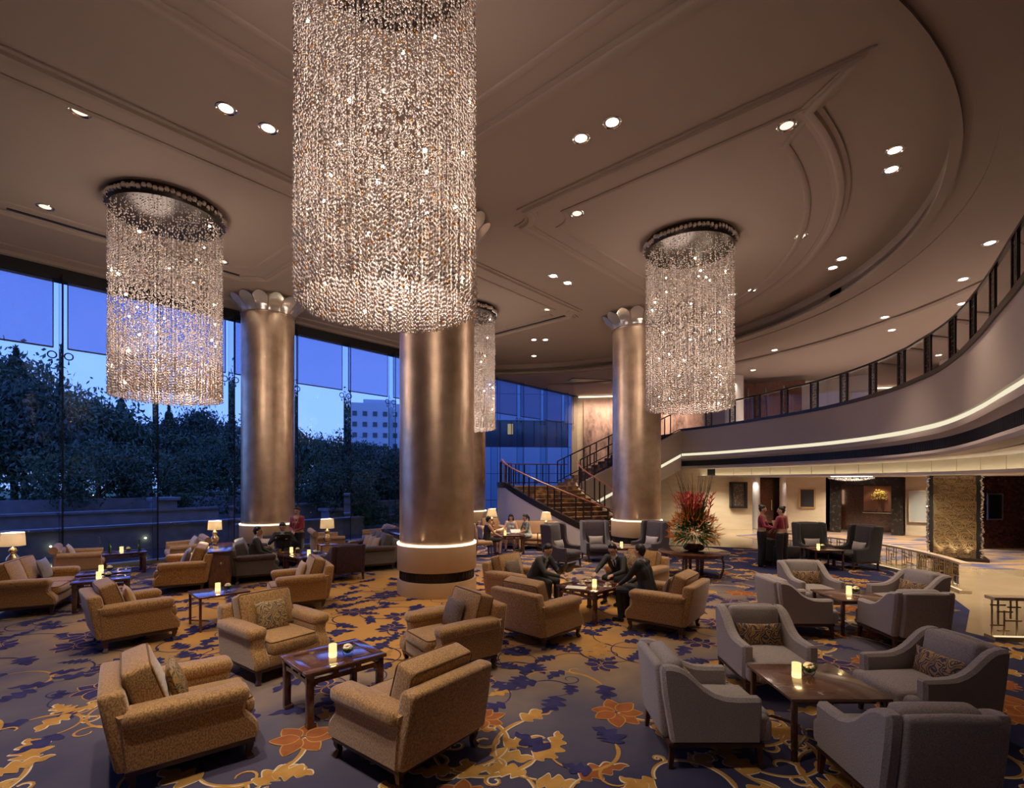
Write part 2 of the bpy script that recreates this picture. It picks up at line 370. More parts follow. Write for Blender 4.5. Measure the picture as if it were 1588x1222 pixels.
# ================================================================ floors
def carpetmat():
    m = bpy.data.materials.new('tufted_carpet'); m.use_nodes = True; nt = m.node_tree; b = nt.nodes['Principled BSDF']
    b.inputs['Roughness'].default_value = 0.95; b.inputs['Specular IOR Level'].default_value = 0.1
    t = nt.nodes.new('ShaderNodeTexCoord')
    mp = nt.nodes.new('ShaderNodeMapping'); mp.vector_type = 'POINT'
    mp.inputs['Location'].default_value = (2.0/6.6, -9.6/4.3, 0); mp.inputs['Scale'].default_value = (1/6.6, 1/4.3, 0)
    nt.links.new(t.outputs['Object'], mp.inputs[0])
    ln = nt.nodes.new('ShaderNodeVectorMath'); ln.operation = 'LENGTH'; nt.links.new(mp.outputs[0], ln.inputs[0])
    n = nt.nodes.new('ShaderNodeTexNoise'); n.inputs['Scale'].default_value = 1.1; n.inputs['Detail'].default_value = 4
    nt.links.new(t.outputs['Object'], n.inputs['Vector'])
    ad = nt.nodes.new('ShaderNodeMath'); ad.operation = 'MULTIPLY_ADD'; ad.inputs[1].default_value = 0.5
    nt.links.new(n.outputs['Fac'], ad.inputs[0]); nt.links.new(ln.outputs['Value'], ad.inputs[2])
    r = nt.nodes.new('ShaderNodeValToRGB'); cr = r.color_ramp
    mr = nt.nodes.new('ShaderNodeMath'); mr.operation = 'MULTIPLY'; mr.inputs[1].default_value = 0.5
    nt.links.new(ad.outputs[0], mr.inputs[0]); nt.links.new(mr.outputs[0], r.inputs[0])
    cr.elements[0].position = 0.44; cr.elements[0].color = (0.52, 0.275, 0.078, 1)  # gold middle: carpet design plus pooled lamplight put into the colour
    cr.elements[1].position = 0.90; cr.elements[1].color = (0.024, 0.026, 0.078, 1)
    e = cr.elements.new(0.56); e.color = (0.24, 0.175, 0.125, 1)
    e = cr.elements.new(0.68); e.color = (0.105, 0.092, 0.125, 1)
    f = nt.nodes.new('ShaderNodeTexNoise'); f.inputs['Scale'].default_value = 160
    nt.links.new(t.outputs['Object'], f.inputs['Vector'])
    bp = nt.nodes.new('ShaderNodeBump'); bp.inputs['Strength'].default_value = 0.3; bp.inputs['Distance'].default_value = 0.004
    nt.links.new(f.outputs['Fac'], bp.inputs['Height']); nt.links.new(bp.outputs[0], b.inputs['Normal'])
    nt.links.new(r.outputs[0], b.inputs['Base Color']); return m
K['carpet'] = carpetmat()
pile = dict(rough=0.95, spec=0.1)
K['c_gold'] = mat('carpet_gold', (0.36, 0.175, 0.040), noise=(5, (0.50, 0.29, 0.085), 0.3, 0.7), **pile)
K['c_rust'] = mat('carpet_rust', (0.22, 0.070, 0.028), noise=(5, (0.33, 0.115, 0.038), 0.3, 0.7), **pile)
K['c_cream'] = mat('carpet_cream', (0.62, 0.52, 0.38), **pile)
K['c_navy'] = mat('carpet_navy', (0.022, 0.020, 0.075), noise=(5, (0.045, 0.042, 0.13), 0.3, 0.7), **pile)
CARPET = [(-17, 6.5), (-12, -2), (12, -2), (14, 6.9), (7.75, 7.12), (7.2, 7.3), (7.05, 7.8), (8.3, 9.1), (9.2, 10.7), (9.9, 12.2), (10.15, 13.6), (10.0, 15.2), (9.3, 16.6), (8.4, 17.4), (5.5, 18.3), (3.5, 20.5), (-2.0, 23.6)]
fl = obj('floor_lobby', MB().prism([(-26, -4), (26, -4), (26, 32), (-4.5, 32), (-4.5, 20.7), (-18.3, 5.2)], -0.3, -0.012), K['marble'], smooth=False); tag(fl, 'polished honey marble floor of the lobby', kind='structure')
carpet = obj('floor_lounge', MB().prism(CARPET, -0.010, 0.0), K['carpet'], smooth=False); tag(carpet, 'lounge carpet with gold scrolling leaves on navy and honey ground', kind='structure')
c2 = obj('floor_runner', MB().prism([(10.9, 13.9), (13, 13.3), (22, 12.6), (22, 21.0), (13.6, 24), (9.6, 21.5)], -0.012, -0.004), mat('lobby_carpet', (0.30, 0.19, 0.10), 0.9, noise=(0.9, (0.05, 0.06, 0.16), 0.46, 0.62), stretch=(1, 2.2, 1)), smooth=False); tag(c2, 'gold and blue mottled carpet of the upper lobby', kind='structure')

# ---- carpet motifs: acanthus leaves, lotus flowers and scrolling vines tufted slightly proud of the ground
def poly_in(p, P):
    x, y = p; c = False; n = len(P)
    for i in range(n):
        x1, y1 = P[i]; x2, y2 = P[i-1]
        if (y1 > y) != (y2 > y) and x < (x2-x1)*(y-y1)/(y2-y1)+x1: c = not c
    return c
def zone(x, y): return math.hypot((x+2.0)/6.6, (y-9.6)/4.3)
rnd = random.Random(11)
mot = MB()
zcount = [0]
def ribbon(P, wl, wr, z, m):
    V = []; F = []; k = len(P); zcount[0] += 1; z = z+(zcount[0] % 89)*4e-5
    for i in range(k):
        t = (P[min(i+1, k-1)]-P[max(i-1, 0)]).normalized(); nn = Vector((-t.y, t.x))
        a = P[i]+nn*wl[i]; b = P[i]-nn*wr[i]
        V += [(a.x, a.y, z), (b.x, b.y, z)]
    F = [(2*i+1, 2*i+3, 2*i+2, 2*i) for i in range(k-1)]
    mot.add(V, F, m)
def curve_path(p, ang, L, bend, n, accel=0.0):
    P = [Vector(p)]; a = ang
    for i in range(n):
        a += (bend/n)*(1+accel*(i/n)**2); P.append(P[-1]+Vector((math.cos(a), math.sin(a)))*(L/n))
    return P
def leafshape(p, ang, L, W, bend, m, lobes=4, edge=True, mo=2):
    n = 9*lobes; P = curve_path(p, ang, L, bend, n)
    wl = []; wr = []
    for i in range(n+1):
        s_ = i/n; env = math.sin(PI*min(1, s_**0.75))**0.8*(1-0.35*s_) if 0 < i < n else 0.0
        ph = (s_*lobes) % 1.0; ph2 = (s_*lobes+0.4) % 1.0
        wl.append(W*env*(0.42+0.72*math.sin(PI*ph**1.7)**.8)); wr.append(W*env*(0.42+0.72*math.sin(PI*ph2**1.7)**.8))
    if edge: ribbon(P, [w+0.016*(w > 0) for w in wl], [w+0.004 for w in wr], 0.0015, mo)
    ribbon(P, wl, wr, 0.0028, m)
def scroll(p, ang, L, bend, W, m, accel=0.0, edge=True, taper=True):
    n = max(10, int(L*26)); P = curve_path(p, ang, L, bend, n, accel)
    w = [W*((1-0.6*i/n) if taper else 1)*min(1, (i+1)/3) for i in range(n+1)]
    if edge: ribbon(P, [a+0.014 for a in w], [a*0.6 for a in w], 0.0012, 2)
    ribbon(P, w, w, 0.0024, m); return P
def lotus(p, R, ang, m, mo):
    for k in range(7):
        a = ang+2*PI*k/7+rnd.uniform(-.12, .12); r_ = R*rnd.uniform(.85, 1.1)
        q = Vector(p)+Vector((math.cos(a), math.sin(a)))*R*.10
        n = 8; P = curve_path(q, a, r_, rnd.uniform(-.5, .5), n)
        w = [R*.30*math.sin(PI*(i/n)**.8)**.9 if 0 < i < n else 0.0 for i in range(n+1)]
        zz = 0.0030+0.0004*(k % 3)
        ribbon(P, [a_+.013 for a_ in w], [a_+.013 for a_ in w], zz, mo); ribbon(P, w, w, zz+.0002, m)
def motif_at(x, y):
    g = zone(x, y)+rnd.uniform(-.12, .12); a = rnd.uniform(0, 2*PI); far = y > 13
    if g < 0.98: leafm, vine, flw, fedge, ed = 3, 3, 3, 0, False
    elif g < 1.18 and rnd.random() < .45: leafm, vine, flw, fedge, ed = 3, 0, 3, 0, False
    else: leafm, vine, flw, fedge, ed = (0 if rnd.random() < .82 else 1), 0, 1, 0, True
    if g > 1.18 and rnd.random() < .06: leafm, ed = 3, False
    p = Vector((x, y))
    sgn = rnd.choice((-1, 1))
    thin = .011 if g < .98 else .017
    P = scroll(p, a, rnd.uniform(.8, 1.25), sgn*rnd.uniform(1.6, 3.2), thin*1.15, vine, 0.6, ed)
    if not far: scroll(P[len(P)//3], a+PI*.5*sgn, rnd.uniform(.35, .6), -sgn*rnd.uniform(2.5, 4.5), thin, vine, 1.5, ed)
    if not far and ed: scroll(P[2*len(P)//3], a-sgn*.6, rnd.uniform(.25, .45), sgn*rnd.uniform(3.5, 5.5), thin*.8, vine, 1.8, ed)
    t = rnd.random()
    if t < .30 and not far:
        lotus(p, rnd.uniform(.20, .30), a, flw, fedge)
    else:
        leafshape(P[0], a+PI+rnd.uniform(-.5, .5), rnd.uniform(.36, .56), rnd.uniform(.105, .16), -sgn*rnd.uniform(.4, 1.4), leafm, rnd.choice((3, 4, 5)), ed)
    leafshape(P[-1], a+sgn*2.2, rnd.uniform(.32, .50), rnd.uniform(.095, .145), sgn*rnd.uniform(.3, 1.2), leafm, rnd.choice((3, 4)), ed)
    if rnd.random() < .7: leafshape(P[len(P)//2], a+sgn*0.2+rnd.choice((-1, 1))*PI/2, rnd.uniform(.25, .42), rnd.uniform(.08, .13), sgn*.9, leafm if rnd.random() < .8 else 0, 3, ed)
y = 3.0
while y < 20:
    st = .74 if y < 13 else 1.0
    x = -13.0
    while x < 12:
        px, py = x+rnd.uniform(-.22, .22), y+rnd.uniform(-.22, .22)
        if abs(px) < 1.12*py+1 and poly_in((px, py), CARPET) and poly_in((px+.6, py), CARPET) and poly_in((px+.45, py-.4), CARPET): motif_at(px, py)
        x += st
    y += st*.92
mo_ = obj('carpet_motif', mot, [K['c_gold'], K['c_rust'], K['c_cream'], K['c_navy']], carpet, smooth=False, kind='stuff')

# ================================================================ ceiling
CC = Vector((-0.9, 13.95)); CR = 9.9
ARC = [(CC.x+CR*math.cos(a), CC.y+CR*math.sin(a)) for a in np.linspace(-PI/2, PI/2, 64)]
WB = Vector((-10.75, 13.85))                    # window wall base point, runs along U
def wall_pt(t, off=0.0): return (WB.x+U.x*t-VV.x*off, WB.y+U.y*t-VV.y*off)
t_far = (23.85-WB.y)/U.y
mainc = ARC+[wall_pt(t_far), wall_pt(-9), (-11.5, -3.0), (-0.9, -3.0)]
ceil = obj('ceiling', MB().prism(mainc, 7.85, 8.05), K['ceiling'], smooth=False); ceil['kind'] = 'structure'
ringc = list(ARC)+[wall_pt(t_far), wall_pt(22.3), (14.5, 30.2), (24, 27), (24, -3), (-0.9, -3)]
rc = obj('ceiling_gallery', MB().prism(ringc, 7.45, 7.65), K['ceiling'], smooth=False); rc['kind'] = 'structure'
fs = obj('trim_1', MB().sweep(list(ARC)+[wall_pt(t_far-.05)], [(0, 7.40), (0, 7.86), (-.10, 7.86), (-.10, 7.40)]).sweep(list(ARC), [(.0, 7.40), (0, 7.47), (.06, 7.47), (.06, 7.40)]), K['ceiling'], smooth=True); fs['kind'] = 'structure'
def notch(u0, u1, v0, v1, r=.45):
    P = []
    for (cu, cv, a0) in ((u0, v0, PI/2), (u1, v0, PI), (u1, v1, 3*PI/2), (u0, v1, 2*PI)):
        for k in range(7):
            a = a0-PI/2*k/6; P.append(uv(cu+r*math.cos(a), cv+r*math.sin(a)))
    return P
MOLD = [(-.15, 7.86), (-.15, 7.825), (-.08, 7.82), (-.05, 7.78), (.02, 7.77), (.06, 7.79), (.08, 7.82), (.15, 7.83), (.15, 7.86)]
THIN = [(-.06, 7.86), (-.06, 7.835), (-.02, 7.815), (.04, 7.825), (.06, 7.86)]
bays = [(0.45, 5.7, 1.2, 6.95), (-2.5, 5.95, 9.15, 14.6), (7.9, 14.0, 9.1, 13.6)]
n_ = 2
for (u0, u1, v0, v1) in bays:
    t_ = obj('trim_%d' % n_, MB().sweep(notch(u0, u1, v0, v1), MOLD, True).sweep(notch(u0+.55, u1-.55, v0+.55, v1-.55, .4), THIN, True), K['ceiling']); t_['kind'] = 'structure'; n_ += 1
# right hand bay: its outer end follows the round edge
def rbay(ins):
    u0, v0, v1 = 7.87+ins, 0.9+ins, 6.95-ins
    P = []
    P.append(uv(u0, v0))
    rr = CR-1.5-ins
    pts = []
    for a in np.linspace(-1.35, .75, 60):
        q = CC+Vector((math.cos(a), math.sin(a)))*rr
        uu, v_ = q.dot(U), q.dot(VV)
        if v0+.05 < v_ < v1-.05 and uu > u0+.5: pts.append((q.x, q.y))
    P += pts
    for k in range(7):
        a = 2*PI-PI/2*k/6; P.append(uv(u0+.45*math.cos(a), v1+.45*math.sin(a)))
    return P
t_ = obj('trim_%d' % n_, MB().sweep(rbay(0), MOLD, True).sweep(rbay(.55), THIN, True), K['ceiling']); t_['kind'] = 'structure'
# dark air slots along two coffers, flush with the ceiling
for i, (a, b) in enumerate(((uv(.9, 14.35), uv(5.3, 14.35)), (uv(13.75, 9.7), uv(13.75, 12.9)), (uv(8.6, 13.35), uv(13.3, 13.35)))):
    s_ = obj('air_slot', MB().bar((*a, 7.845), (*b, 7.845), .07, .03), K['black']); tag(s_, ['dark linear air slot in the coffer by the left windows', 'dark air slot at the far coffer end nearest the flared column', 'dark air slot along the far coffer on the window side'][i], 'air slot', 'linear air slots')
# outer moulding line on the gallery ceiling
arc2 = [(CC.x+(CR+3.1)*math.cos(a), CC.y+(CR+3.1)*math.sin(a)) for a in np.linspace(-.5, 1.35, 40)]
arc3 = [(CC.x+(CR+1.0)*math.cos(a), CC.y+(CR+1.0)*math.sin(a)) for a in np.linspace(-1.2, 1.75, 60)]
t_ = obj('trim_7', MB().sweep(arc2, [(-.1, 7.46), (-.1, 7.40), (.0, 7.36), (.1, 7.40), (.1, 7.46)]).sweep(arc3, [(-.5, 7.46), (-.5, 7.43), (.5, 7.43), (.5, 7.46)]), K['ceiling']); t_['kind'] = 'structure'
vent = obj('ceiling_vent', MB().box((4.0, 25.6, 7.44), (2.2, .8, .03), .2), K['bronze']); tag(vent, 'dark ceiling grille above the mural beside the flared column', 'vent')
# ================================================================ window wall
header = obj('trim_8', MB().sweep([wall_pt(-9, .05), wall_pt(22.3, .05)], [(-.17, 7.43), (-.17, 7.86), (.15, 7.86), (.15, 7.43)]), K['black']); header['kind'] = 'structure'
header2 = obj('trim_9', MB().sweep([wall_pt(-9, .0), wall_pt(t_far, .0)], [(-.24, 7.72), (-.24, 7.86), (-.75, 7.86), (-.75, 7.80), (-.40, 7.80), (-.40, 7.72)]), K['ceiling']); header2['kind'] = 'structure'
sill = obj('trim_10', MB().sweep([wall_pt(-9, 0), wall_pt(22.3, 0)], [(.12, -.02), (.12, .10), (-.22, .10), (-.22, -.02)]), K['gstone']); sill['kind'] = 'structure'
ring_ = MB().lathe([(.085, -.012), (.10, 0), (.085, .012), (.07, 0), (.085, -.012)], 20, xf=Matrix.Rotation(PI/2, 4, 'X')); ring_me = ring_.mesh('ring_pull', K['black'])
tas_me = MB().lathe([(.002, .06), (.012, .0), (.02, -.06), (.0, -.07)], 8).mesh('tassel', K['black'])
ang_w = math.atan2(U.y, U.x)
names_sh = ['beside the first lamp at the far left', 'left of the left hanging crystal cylinder', 'behind the left hanging crystal cylinder', 'partly behind the left hanging crystal cylinder, next to a glass fin', 'partly behind the left bronze column', 'just right of the left bronze column', 'third before the middle column, pale building below it', 'cut off by the middle column edge', 'hidden mostly by the middle column', 'behind the middle column', 'behind the far crystal cylinder', 'in the blue window right of the far chandelier', 'second in the blue window above the stairs', 'third in the blue window above the stairs', 'last shade beside the mural wall']
wi = 1
for k in range(15):
    t0 = -5.3+2.0*k; t1 = t0+2.0
    if t1 > 22.4: t1 = 22.3
    a = wall_pt(t0+.004); b = wall_pt(t1-.004)
    p = obj('window_%d' % wi, MB().bar((*a, 3.8), (*b, 3.8), .02, 7.42), K['glass'], smooth=False); p['kind'] = 'structure'; wi += 1
    # glass fin standing into the room at the joint
    if t0 > 22: continue
    f0 = wall_pt(t0, .02); f1 = wall_pt(t0, .48)
    fin = thing('glass_fin', 'vertical structural glass fin of the window wall, %s' % ('counted %s from the left' % ['first', 'second', 'third', 'fourth', 'fifth', 'sixth', 'seventh', 'eighth', 'ninth', 'tenth', 'eleventh', 'twelfth', 'thirteenth', 'fourteenth', 'fifteenth'][k]), 'glass fin', (f0[0], f0[1], 0), 0, 'structural glass fins')
    obj('fin_pane', MB().bar((0, 0, 3.8), (f1[0]-f0[0], f1[1]-f0[1], 3.8), .03, 7.4), K['finglass'], fin, smooth=False)
    obj('edge_strip', MB().bar((f1[0]-f0[0], f1[1]-f0[1], .1), (f1[0]-f0[0], f1[1]-f0[1], 7.5), .02, .035), K['black'], fin, smooth=False)
    obj('joint_strip', MB().bar((0, 0, .1), (0, 0, 7.5), .02, .03), K['black'], fin, smooth=False)
    # roller shade hanging inside the pane
    if k >= 1 and not (7 < k < 10):
        te = min(t1, 21.9); s0 = wall_pt((t0+te)/2, .14); hw = (te-t0)/2-.14
        sh = thing('roller_shade', 'translucent roller shade %s' % names_sh[k], 'shade', (s0[0], s0[1], 0), ang_w, 'roller shades of the window wall')
        obj('shade_cloth', MB().box((0, 0, 6.575), (2*hw, .008, 1.70)), K['shade'], sh, smooth=False)
        obj('hem_bar', MB().box((0, 0, 5.72), (2*hw, .03, .035)), K['black'], sh, smooth=False)
        for sg in (-1, 1):
            obj('side_band', MB().box((sg*hw, 0, 6.575), (.022, .014, 1.72)), K['black'], sh, smooth=False)
            r_ = obj('ring_pull', ring_me, None, sh, loc=(sg*(hw-.02), 0, 5.53)); obj('tassel', tas_me, None, r_, loc=(0, 0, -.15))
# unseen enclosing walls
for nm, P in (('wall_left', [wall_pt(-9), (-11.5, -3), (-11.7, -3.1), (wall_pt(-9.3))]), ('wall_back', [(-11.5, -3), (24, -3), (24, -3.2), (-11.5, -3.2)]), ('wall_right', [(24, -3), (24, 27), (24.2, 27), (24.2, -3)])):
    w = obj(nm, MB().prism(list(P), -.1, 8.0), K['plaster'], smooth=False); w['kind'] = 'structure'

# ================================================================ columns
pb = []
for i in range(7):
    for j in range(7):
        s_, w_ = i/6, -1+2*j/6; se = s_*(1-.22*w_*w_); r_ = .80+.34*se**1.5; a_ = w_*PI/14*.94
        pb.append((r_*math.cos(a_), r_*math.sin(a_), 7.36+.46*se**.8-.03*w_*w_*s_))
petal_me = MB().add(pb, [(i*7+j, (i+1)*7+j, (i+1)*7+j+1, i*7+j+1) for i in range(6) for j in range(6)]).mesh('glass_petal', K['petalglass'])
def column(x, y, label, cups=True):
    t = thing('column', label, 'column', (x, y, 0), 0, 'gilded columns of the lounge')
    obj('shaft', MB().lathe([(.785, .98), (.785, 7.6), (.80, 7.85)], 64), K['goldleaf'], t)
    obj('collar', MB().lathe([(.825, .50), (.835, .53), (.835, 1.0), (.825, 1.02), (.79, 1.02)], 64), K['collar'], t)
    obj('light_ring', MB().lathe([(.79, 1.02), (.838, 1.02), (.838, 1.055), (.79, 1.055)], 64, caps=False), K['warmstrip'], t)
    obj('fret_band', MB().lathe([(.78, .26), (.78, .54)], 64), K['grille'], t)
    fr = MB()
    for k in range(48):
        a = 2*PI*k/48
        for z0, z1, da in ((.30, .50, .1), (.50, .30, .1)):
            fr.bar((.785*math.cos(a), .785*math.sin(a), z0), (.785*math.cos(a+da), .785*math.sin(a+da), z1), .008, .014)
    obj('fretwork', fr, K['bronze'], t, smooth=False)
    obj('drum', MB().lathe([(.835, -.01), (.835, .27), (.82, .30), (.76, .30)], 64), K['collar'], t)
    if cups:
        cr = obj('capital', MB().lathe([(.79, 7.34), (.81, 7.34), (.81, 7.37), (.79, 7.37)], 64, caps=False), K['chrome'], t)
        for k in range(14): obj('glass_petal', petal_me, None, cr, rz=2*PI*k/14)
    return t
column(-1.60, 10.72, 'massive gilded column in the middle with lit leather collar')
cl2 = column(-7.49, 15.42, 'gilded column by the left windows behind the standing waitress')
cl2.scale = (.95, .95, 1)
column(4.17, 16.8, 'gilded column with flared glass capital beside the staircase')
column(-1.95, 21.95, 'distant gilded column mostly hidden behind the middle one', False)

# ================================================================ gallery balcony
BAL = spline([(4.25, -2.5), (4.05, 1.2), (4.35, 3.3), (5.2, 4.75), (6.19, 6.06), (6.99, 7.21), (7.82, 8.41), (8.70, 9.80), (9.37, 11.05), (9.80, 12.2), (10.14, 13.3), (10.42, 15.06), (10.42, 17.0), (10.05, 18.9), (9.55, 20.8), (8.96, 22.6), (8.12, 24.15)], 5)
BALX = BAL+[Vector((7.0, 26.0)), Vector((6.0, 28.2))]
BL = [(p.x, p.y) for p in BAL]; BX = [(p.x, p.y) for p in BALX]
bal = thing('balcony', 'curved mauve balcony of the upper gallery with cove light', 'balcony', (0, 0, 0))
obj('parapet', MB().sweep(BL, [(0, 3.64), (0, 4.74), (-.28, 4.74), (-.28, 3.64)]), K['plaster'], bal)
obj('cove_strip', MB().sweep(BL, [(-.06, 3.52), (-.06, 3.64), (-.12, 3.64), (-.12, 3.52)]), K['coolstrip'], bal)
obj('cove_moulding', MB().sweep(BL, [(.03, 3.38), (.03, 3.47), (-.0, 3.52), (-.3, 3.52), (-.3, 3.29), (-.10, 3.29), (-.06, 3.34)]), K['plaster'], bal)
obj('air_grille', MB().sweep(BL, [(-.13, 3.02), (-.13, 3.30), (-.3, 3.30), (-.3, 3.02)]), K['black'], bal)
gl = MB()
for q in resample(BAL, .09):
    gl.box((q.x+.125, q.y+.0, 3.16), (.012, .012, .26))
obj('grille_slats', gl, K['bronze'], bal, smooth=False, kind='stuff')
obj('lower_moulding', MB().sweep(BL, [(.02, 2.90), (.04, 2.96), (0, 3.03), (-.4, 3.03), (-.4, 2.90)]), K['plaster'], bal)
obj('soffit', MB().sweep(BL, [(-.35, 2.90), (-.35, 2.96), (-1.35, 2.96), (-1.35, 2.90)]), K['white'], bal)
OFFC = []
for i in range(len(BAL)):
    d_ = (BAL[min(i+1, len(BAL)-1)]-BAL[max(i-1, 0)]); d_ = Vector((d_.x, d_.y)).normalized(); OFFC.append(Vector((BAL[i].x+d_.y*1.25, BAL[i].y-d_.x*1.25)))
pan = resample(OFFC, 1.05)
obj('fascia_backing', MB().sweep([(p.x, p.y) for p in OFFC], [(-.04, 2.55), (-.04, 4.42), (-.10, 4.42), (-.10, 2.55)]), K['black'], bal)
for i in range(len(pan)-1):
    d = (pan[i+1]-pan[i]).normalized(); o_n = Vector((d.y, -d.x))
    a = pan[i]+d*.012; b = pan[i+1]-d*.012
    if (b-a).length > .3: obj('fascia_panel', MB().bar((a.x, a.y, 2.74), (b.x, b.y, 2.74), .02, .36), K['cream'], bal, smooth=False)
obj('lower_cove_strip', MB().sweep(BL, [(-1.08, 2.555), (-1.08, 2.58), (-1.16, 2.58), (-1.16, 2.555)]), emat('lower_cove_light', (1, .88, .60), 2.4), bal)
obj('trough', MB().sweep(BL, [(-.92, 2.50), (-.92, 2.58), (-.96, 2.58), (-.96, 2.55), (-1.4, 2.55), (-1.4, 2.50)]), K['white'], bal)
lc = obj('ceiling_lobby', MB().sweep(BX, [(-1.35, 2.50), (-1.35, 2.56), (-13, 2.56), (-13, 2.50)]), K['white'], smooth=False); lc['kind'] = 'structure'
sl = obj('floor_gallery', MB().sweep(BX, [(-.2, 4.40), (-.2, 4.60), (-13, 4.60), (-13, 4.40)]), K['white'], smooth=False); sl['kind'] = 'structure'
# ---- gallery railing
def lattice(mb, p, d, w, z0, z1, t=.016, horiz=True):
    """upright lattice of staggered bars, from p along unit d, width w"""
    q = Vector((d.x, d.y, 0)); P0 = Vector((p.x, p.y, 0))
    for k in (0.28, 0.5, 0.72):
        a = P0+q*(w*k); mb.bar((a.x, a.y, z0), (a.x, a.y, z1), t, t)
    zs = np.linspace(z0+.06, z1-.06, 9)
    for i, z in enumerate(zs):
        lo, hi = ((0.0, .5), (.28, .72), (.5, 1.0))[i % 3]
        a = P0+q*(w*lo); b = P0+q*(w*hi); mb.bar((a.x, a.y, z), (b.x, b.y, z), t, t*1.2)
def railing(path, z0, h, label, unit=1.42, lat=.30, name='gallery_railing', hand=None, off=-.14, zfun=None):
    t = thing(name, label, 'railing')
    P = [Vector(p) for p in path]
    out = []
    for i in range(len(P)):
        d = (P[min(i+1, len(P)-1)]-P[max(i-1, 0)]); d = Vector((d.x, d.y)).normalized()
        out.append(Vector((P[i].x, P[i].y))+Vector((-d.y, d.x))*off)
    obj('handrail', MB().sweep([(p.x, p.y) for p in out], [(-.035, z0+h), (-.045, z0+h+.03), (-.03, z0+h+.06), (.03, z0+h+.06), (.045, z0+h+.03), (.035, z0+h)]), hand or K['bronze'], t)
    obj('bottom_rail', MB().sweep([(p.x, p.y) for p in out], [(-.06, z0-.02), (-.06, z0+.09), (.17, z0+.09), (.17, z0-.02)]), K['bronze'], t)
    S = resample(out, unit)
    for i in range(len(S)-1):
        d = (S[i+1]-S[i]); L = d.length; d.normalize()
        a, b = S[i], S[i]+d*lat
        for q in (a, b): obj('post', MB().box((q.x, q.y, z0+h/2), (.05, .05, h), math.atan2(d.y, d.x)), K['bronze'], t, smooth=False)
        lm = MB(); lattice(lm, a, d, lat, z0+.08, z0+h); obj('lattice', lm, K['bronze'], t, smooth=False)
        g0 = b+d*.03; g1 = S[i+1]-d*.03
        obj('glass_pane', MB().bar((g0.x, g0.y, z0+.12+(h-.16)/2), (g1.x, g1.y, z0+.12+(h-.16)/2), .012, h-.16), K['paneglass'], t, smooth=False)
    return t
railing(BAL[4:], 4.74, 1.0, 'dark bronze railing with lattice panels along the curved gallery')

# ================================================================ staircase
stair = thing('staircase', 'curved carpeted staircase with white side wall and landing', 'staircase')
OUT = spline([(4.0, 18.0, .0), (3.25, 17.92, .28), (2.5, 18.15, .60), (.93, 19.2, 1.22), (-.10, 20.3, 1.75), (-.42, 21.2, 2.10)], 12)
INN = spline([(5.3, 18.6, .0), (4.35, 19.4, .60), (3.55, 20.4, 1.22), (3.0, 21.2, 1.75), (2.85, 21.9, 2.10)], 12)
NS = 13
K['stairc'] = mat('stair_carpet', (0.09, 0.045, 0.030), 0.9, noise=(3.5, (0.30, 0.16, 0.05), 0.5, 0.62))
ro = resample([Vector((p.x, p.y)) for p in OUT], .02); ri = resample([Vector((p.x, p.y)) for p in INN], .02)
def at(L, s_): return L[min(len(L)-1, int(s_*(len(L)-1)))]
for i in range(NS):
    s0, s1 = i/NS, (i+1)/NS; z = 2.10*(i+1)/NS
    obj('step', MB().prism([tuple(at(ro, s0)), tuple(at(ri, s0)), tuple(at(ri, s1)), tuple(at(ro, s1))], z-.17, z), K['stairc'], stair, smooth=False)
obj('landing', MB().prism([(-.42, 21.2), (2.85, 21.9), (3.4, 23.5), (2.4, 25.3), (.3, 25.2), (-.6, 23)], 1.86, 2.10), K['stairc'], stair, smooth=False)
def wallrib(P, zt, zb, th, m, name, par):
    V = []; F = []; k = len(P)
    for i in range(k):
        d = P[min(i+1, k-1)]-P[max(i-1, 0)]; d = Vector((d.x, d.y)).normalized(); nn = Vector((-d.y, d.x))*th/2
        a, b = zt(i/(k-1)), zb(i/(k-1))
        V += [(P[i].x+nn.x, P[i].y+nn.y, a), (P[i].x-nn.x, P[i].y-nn.y, a), (P[i].x-nn.x, P[i].y-nn.y, b), (P[i].x+nn.x, P[i].y+nn.y, b)]
    for i in range(k-1):
        for j in range(4): F.append((4*i+j, 4*i+(j+1) % 4, 4*i+4+(j+1) % 4, 4*i+4+j))
    F += [(0, 1, 2, 3), tuple(reversed(range(4*k-4, 4*k)))]
    return obj(name, MB().add(V, F), m, par)
o2 = ro[::8]+[ro[-1]]; i2 = ri[::8]+[ri[-1]]
ob = [p.copy() for p in o2]+[Vector((-.55, 22.0)), Vector((-.60, 23.0))]
zo = lambda s_: 2.10*min(1.0, s_*1.22)
wallrib(ob, lambda s_: zo(s_)+.02, lambda s_: -.01, .14, K['white'], 'side_wall', stair)
wallrib(ob, lambda s_: zo(s_)+.17, lambda s_: zo(s_)-.06, .18, K['bronze'], 'stringer_trim', stair)
wallrib(i2, lambda s_: 2.1*s_+.16, lambda s_: 2.1*s_-.14, .14, K['beige_trim'], 'inner_stringer', stair)
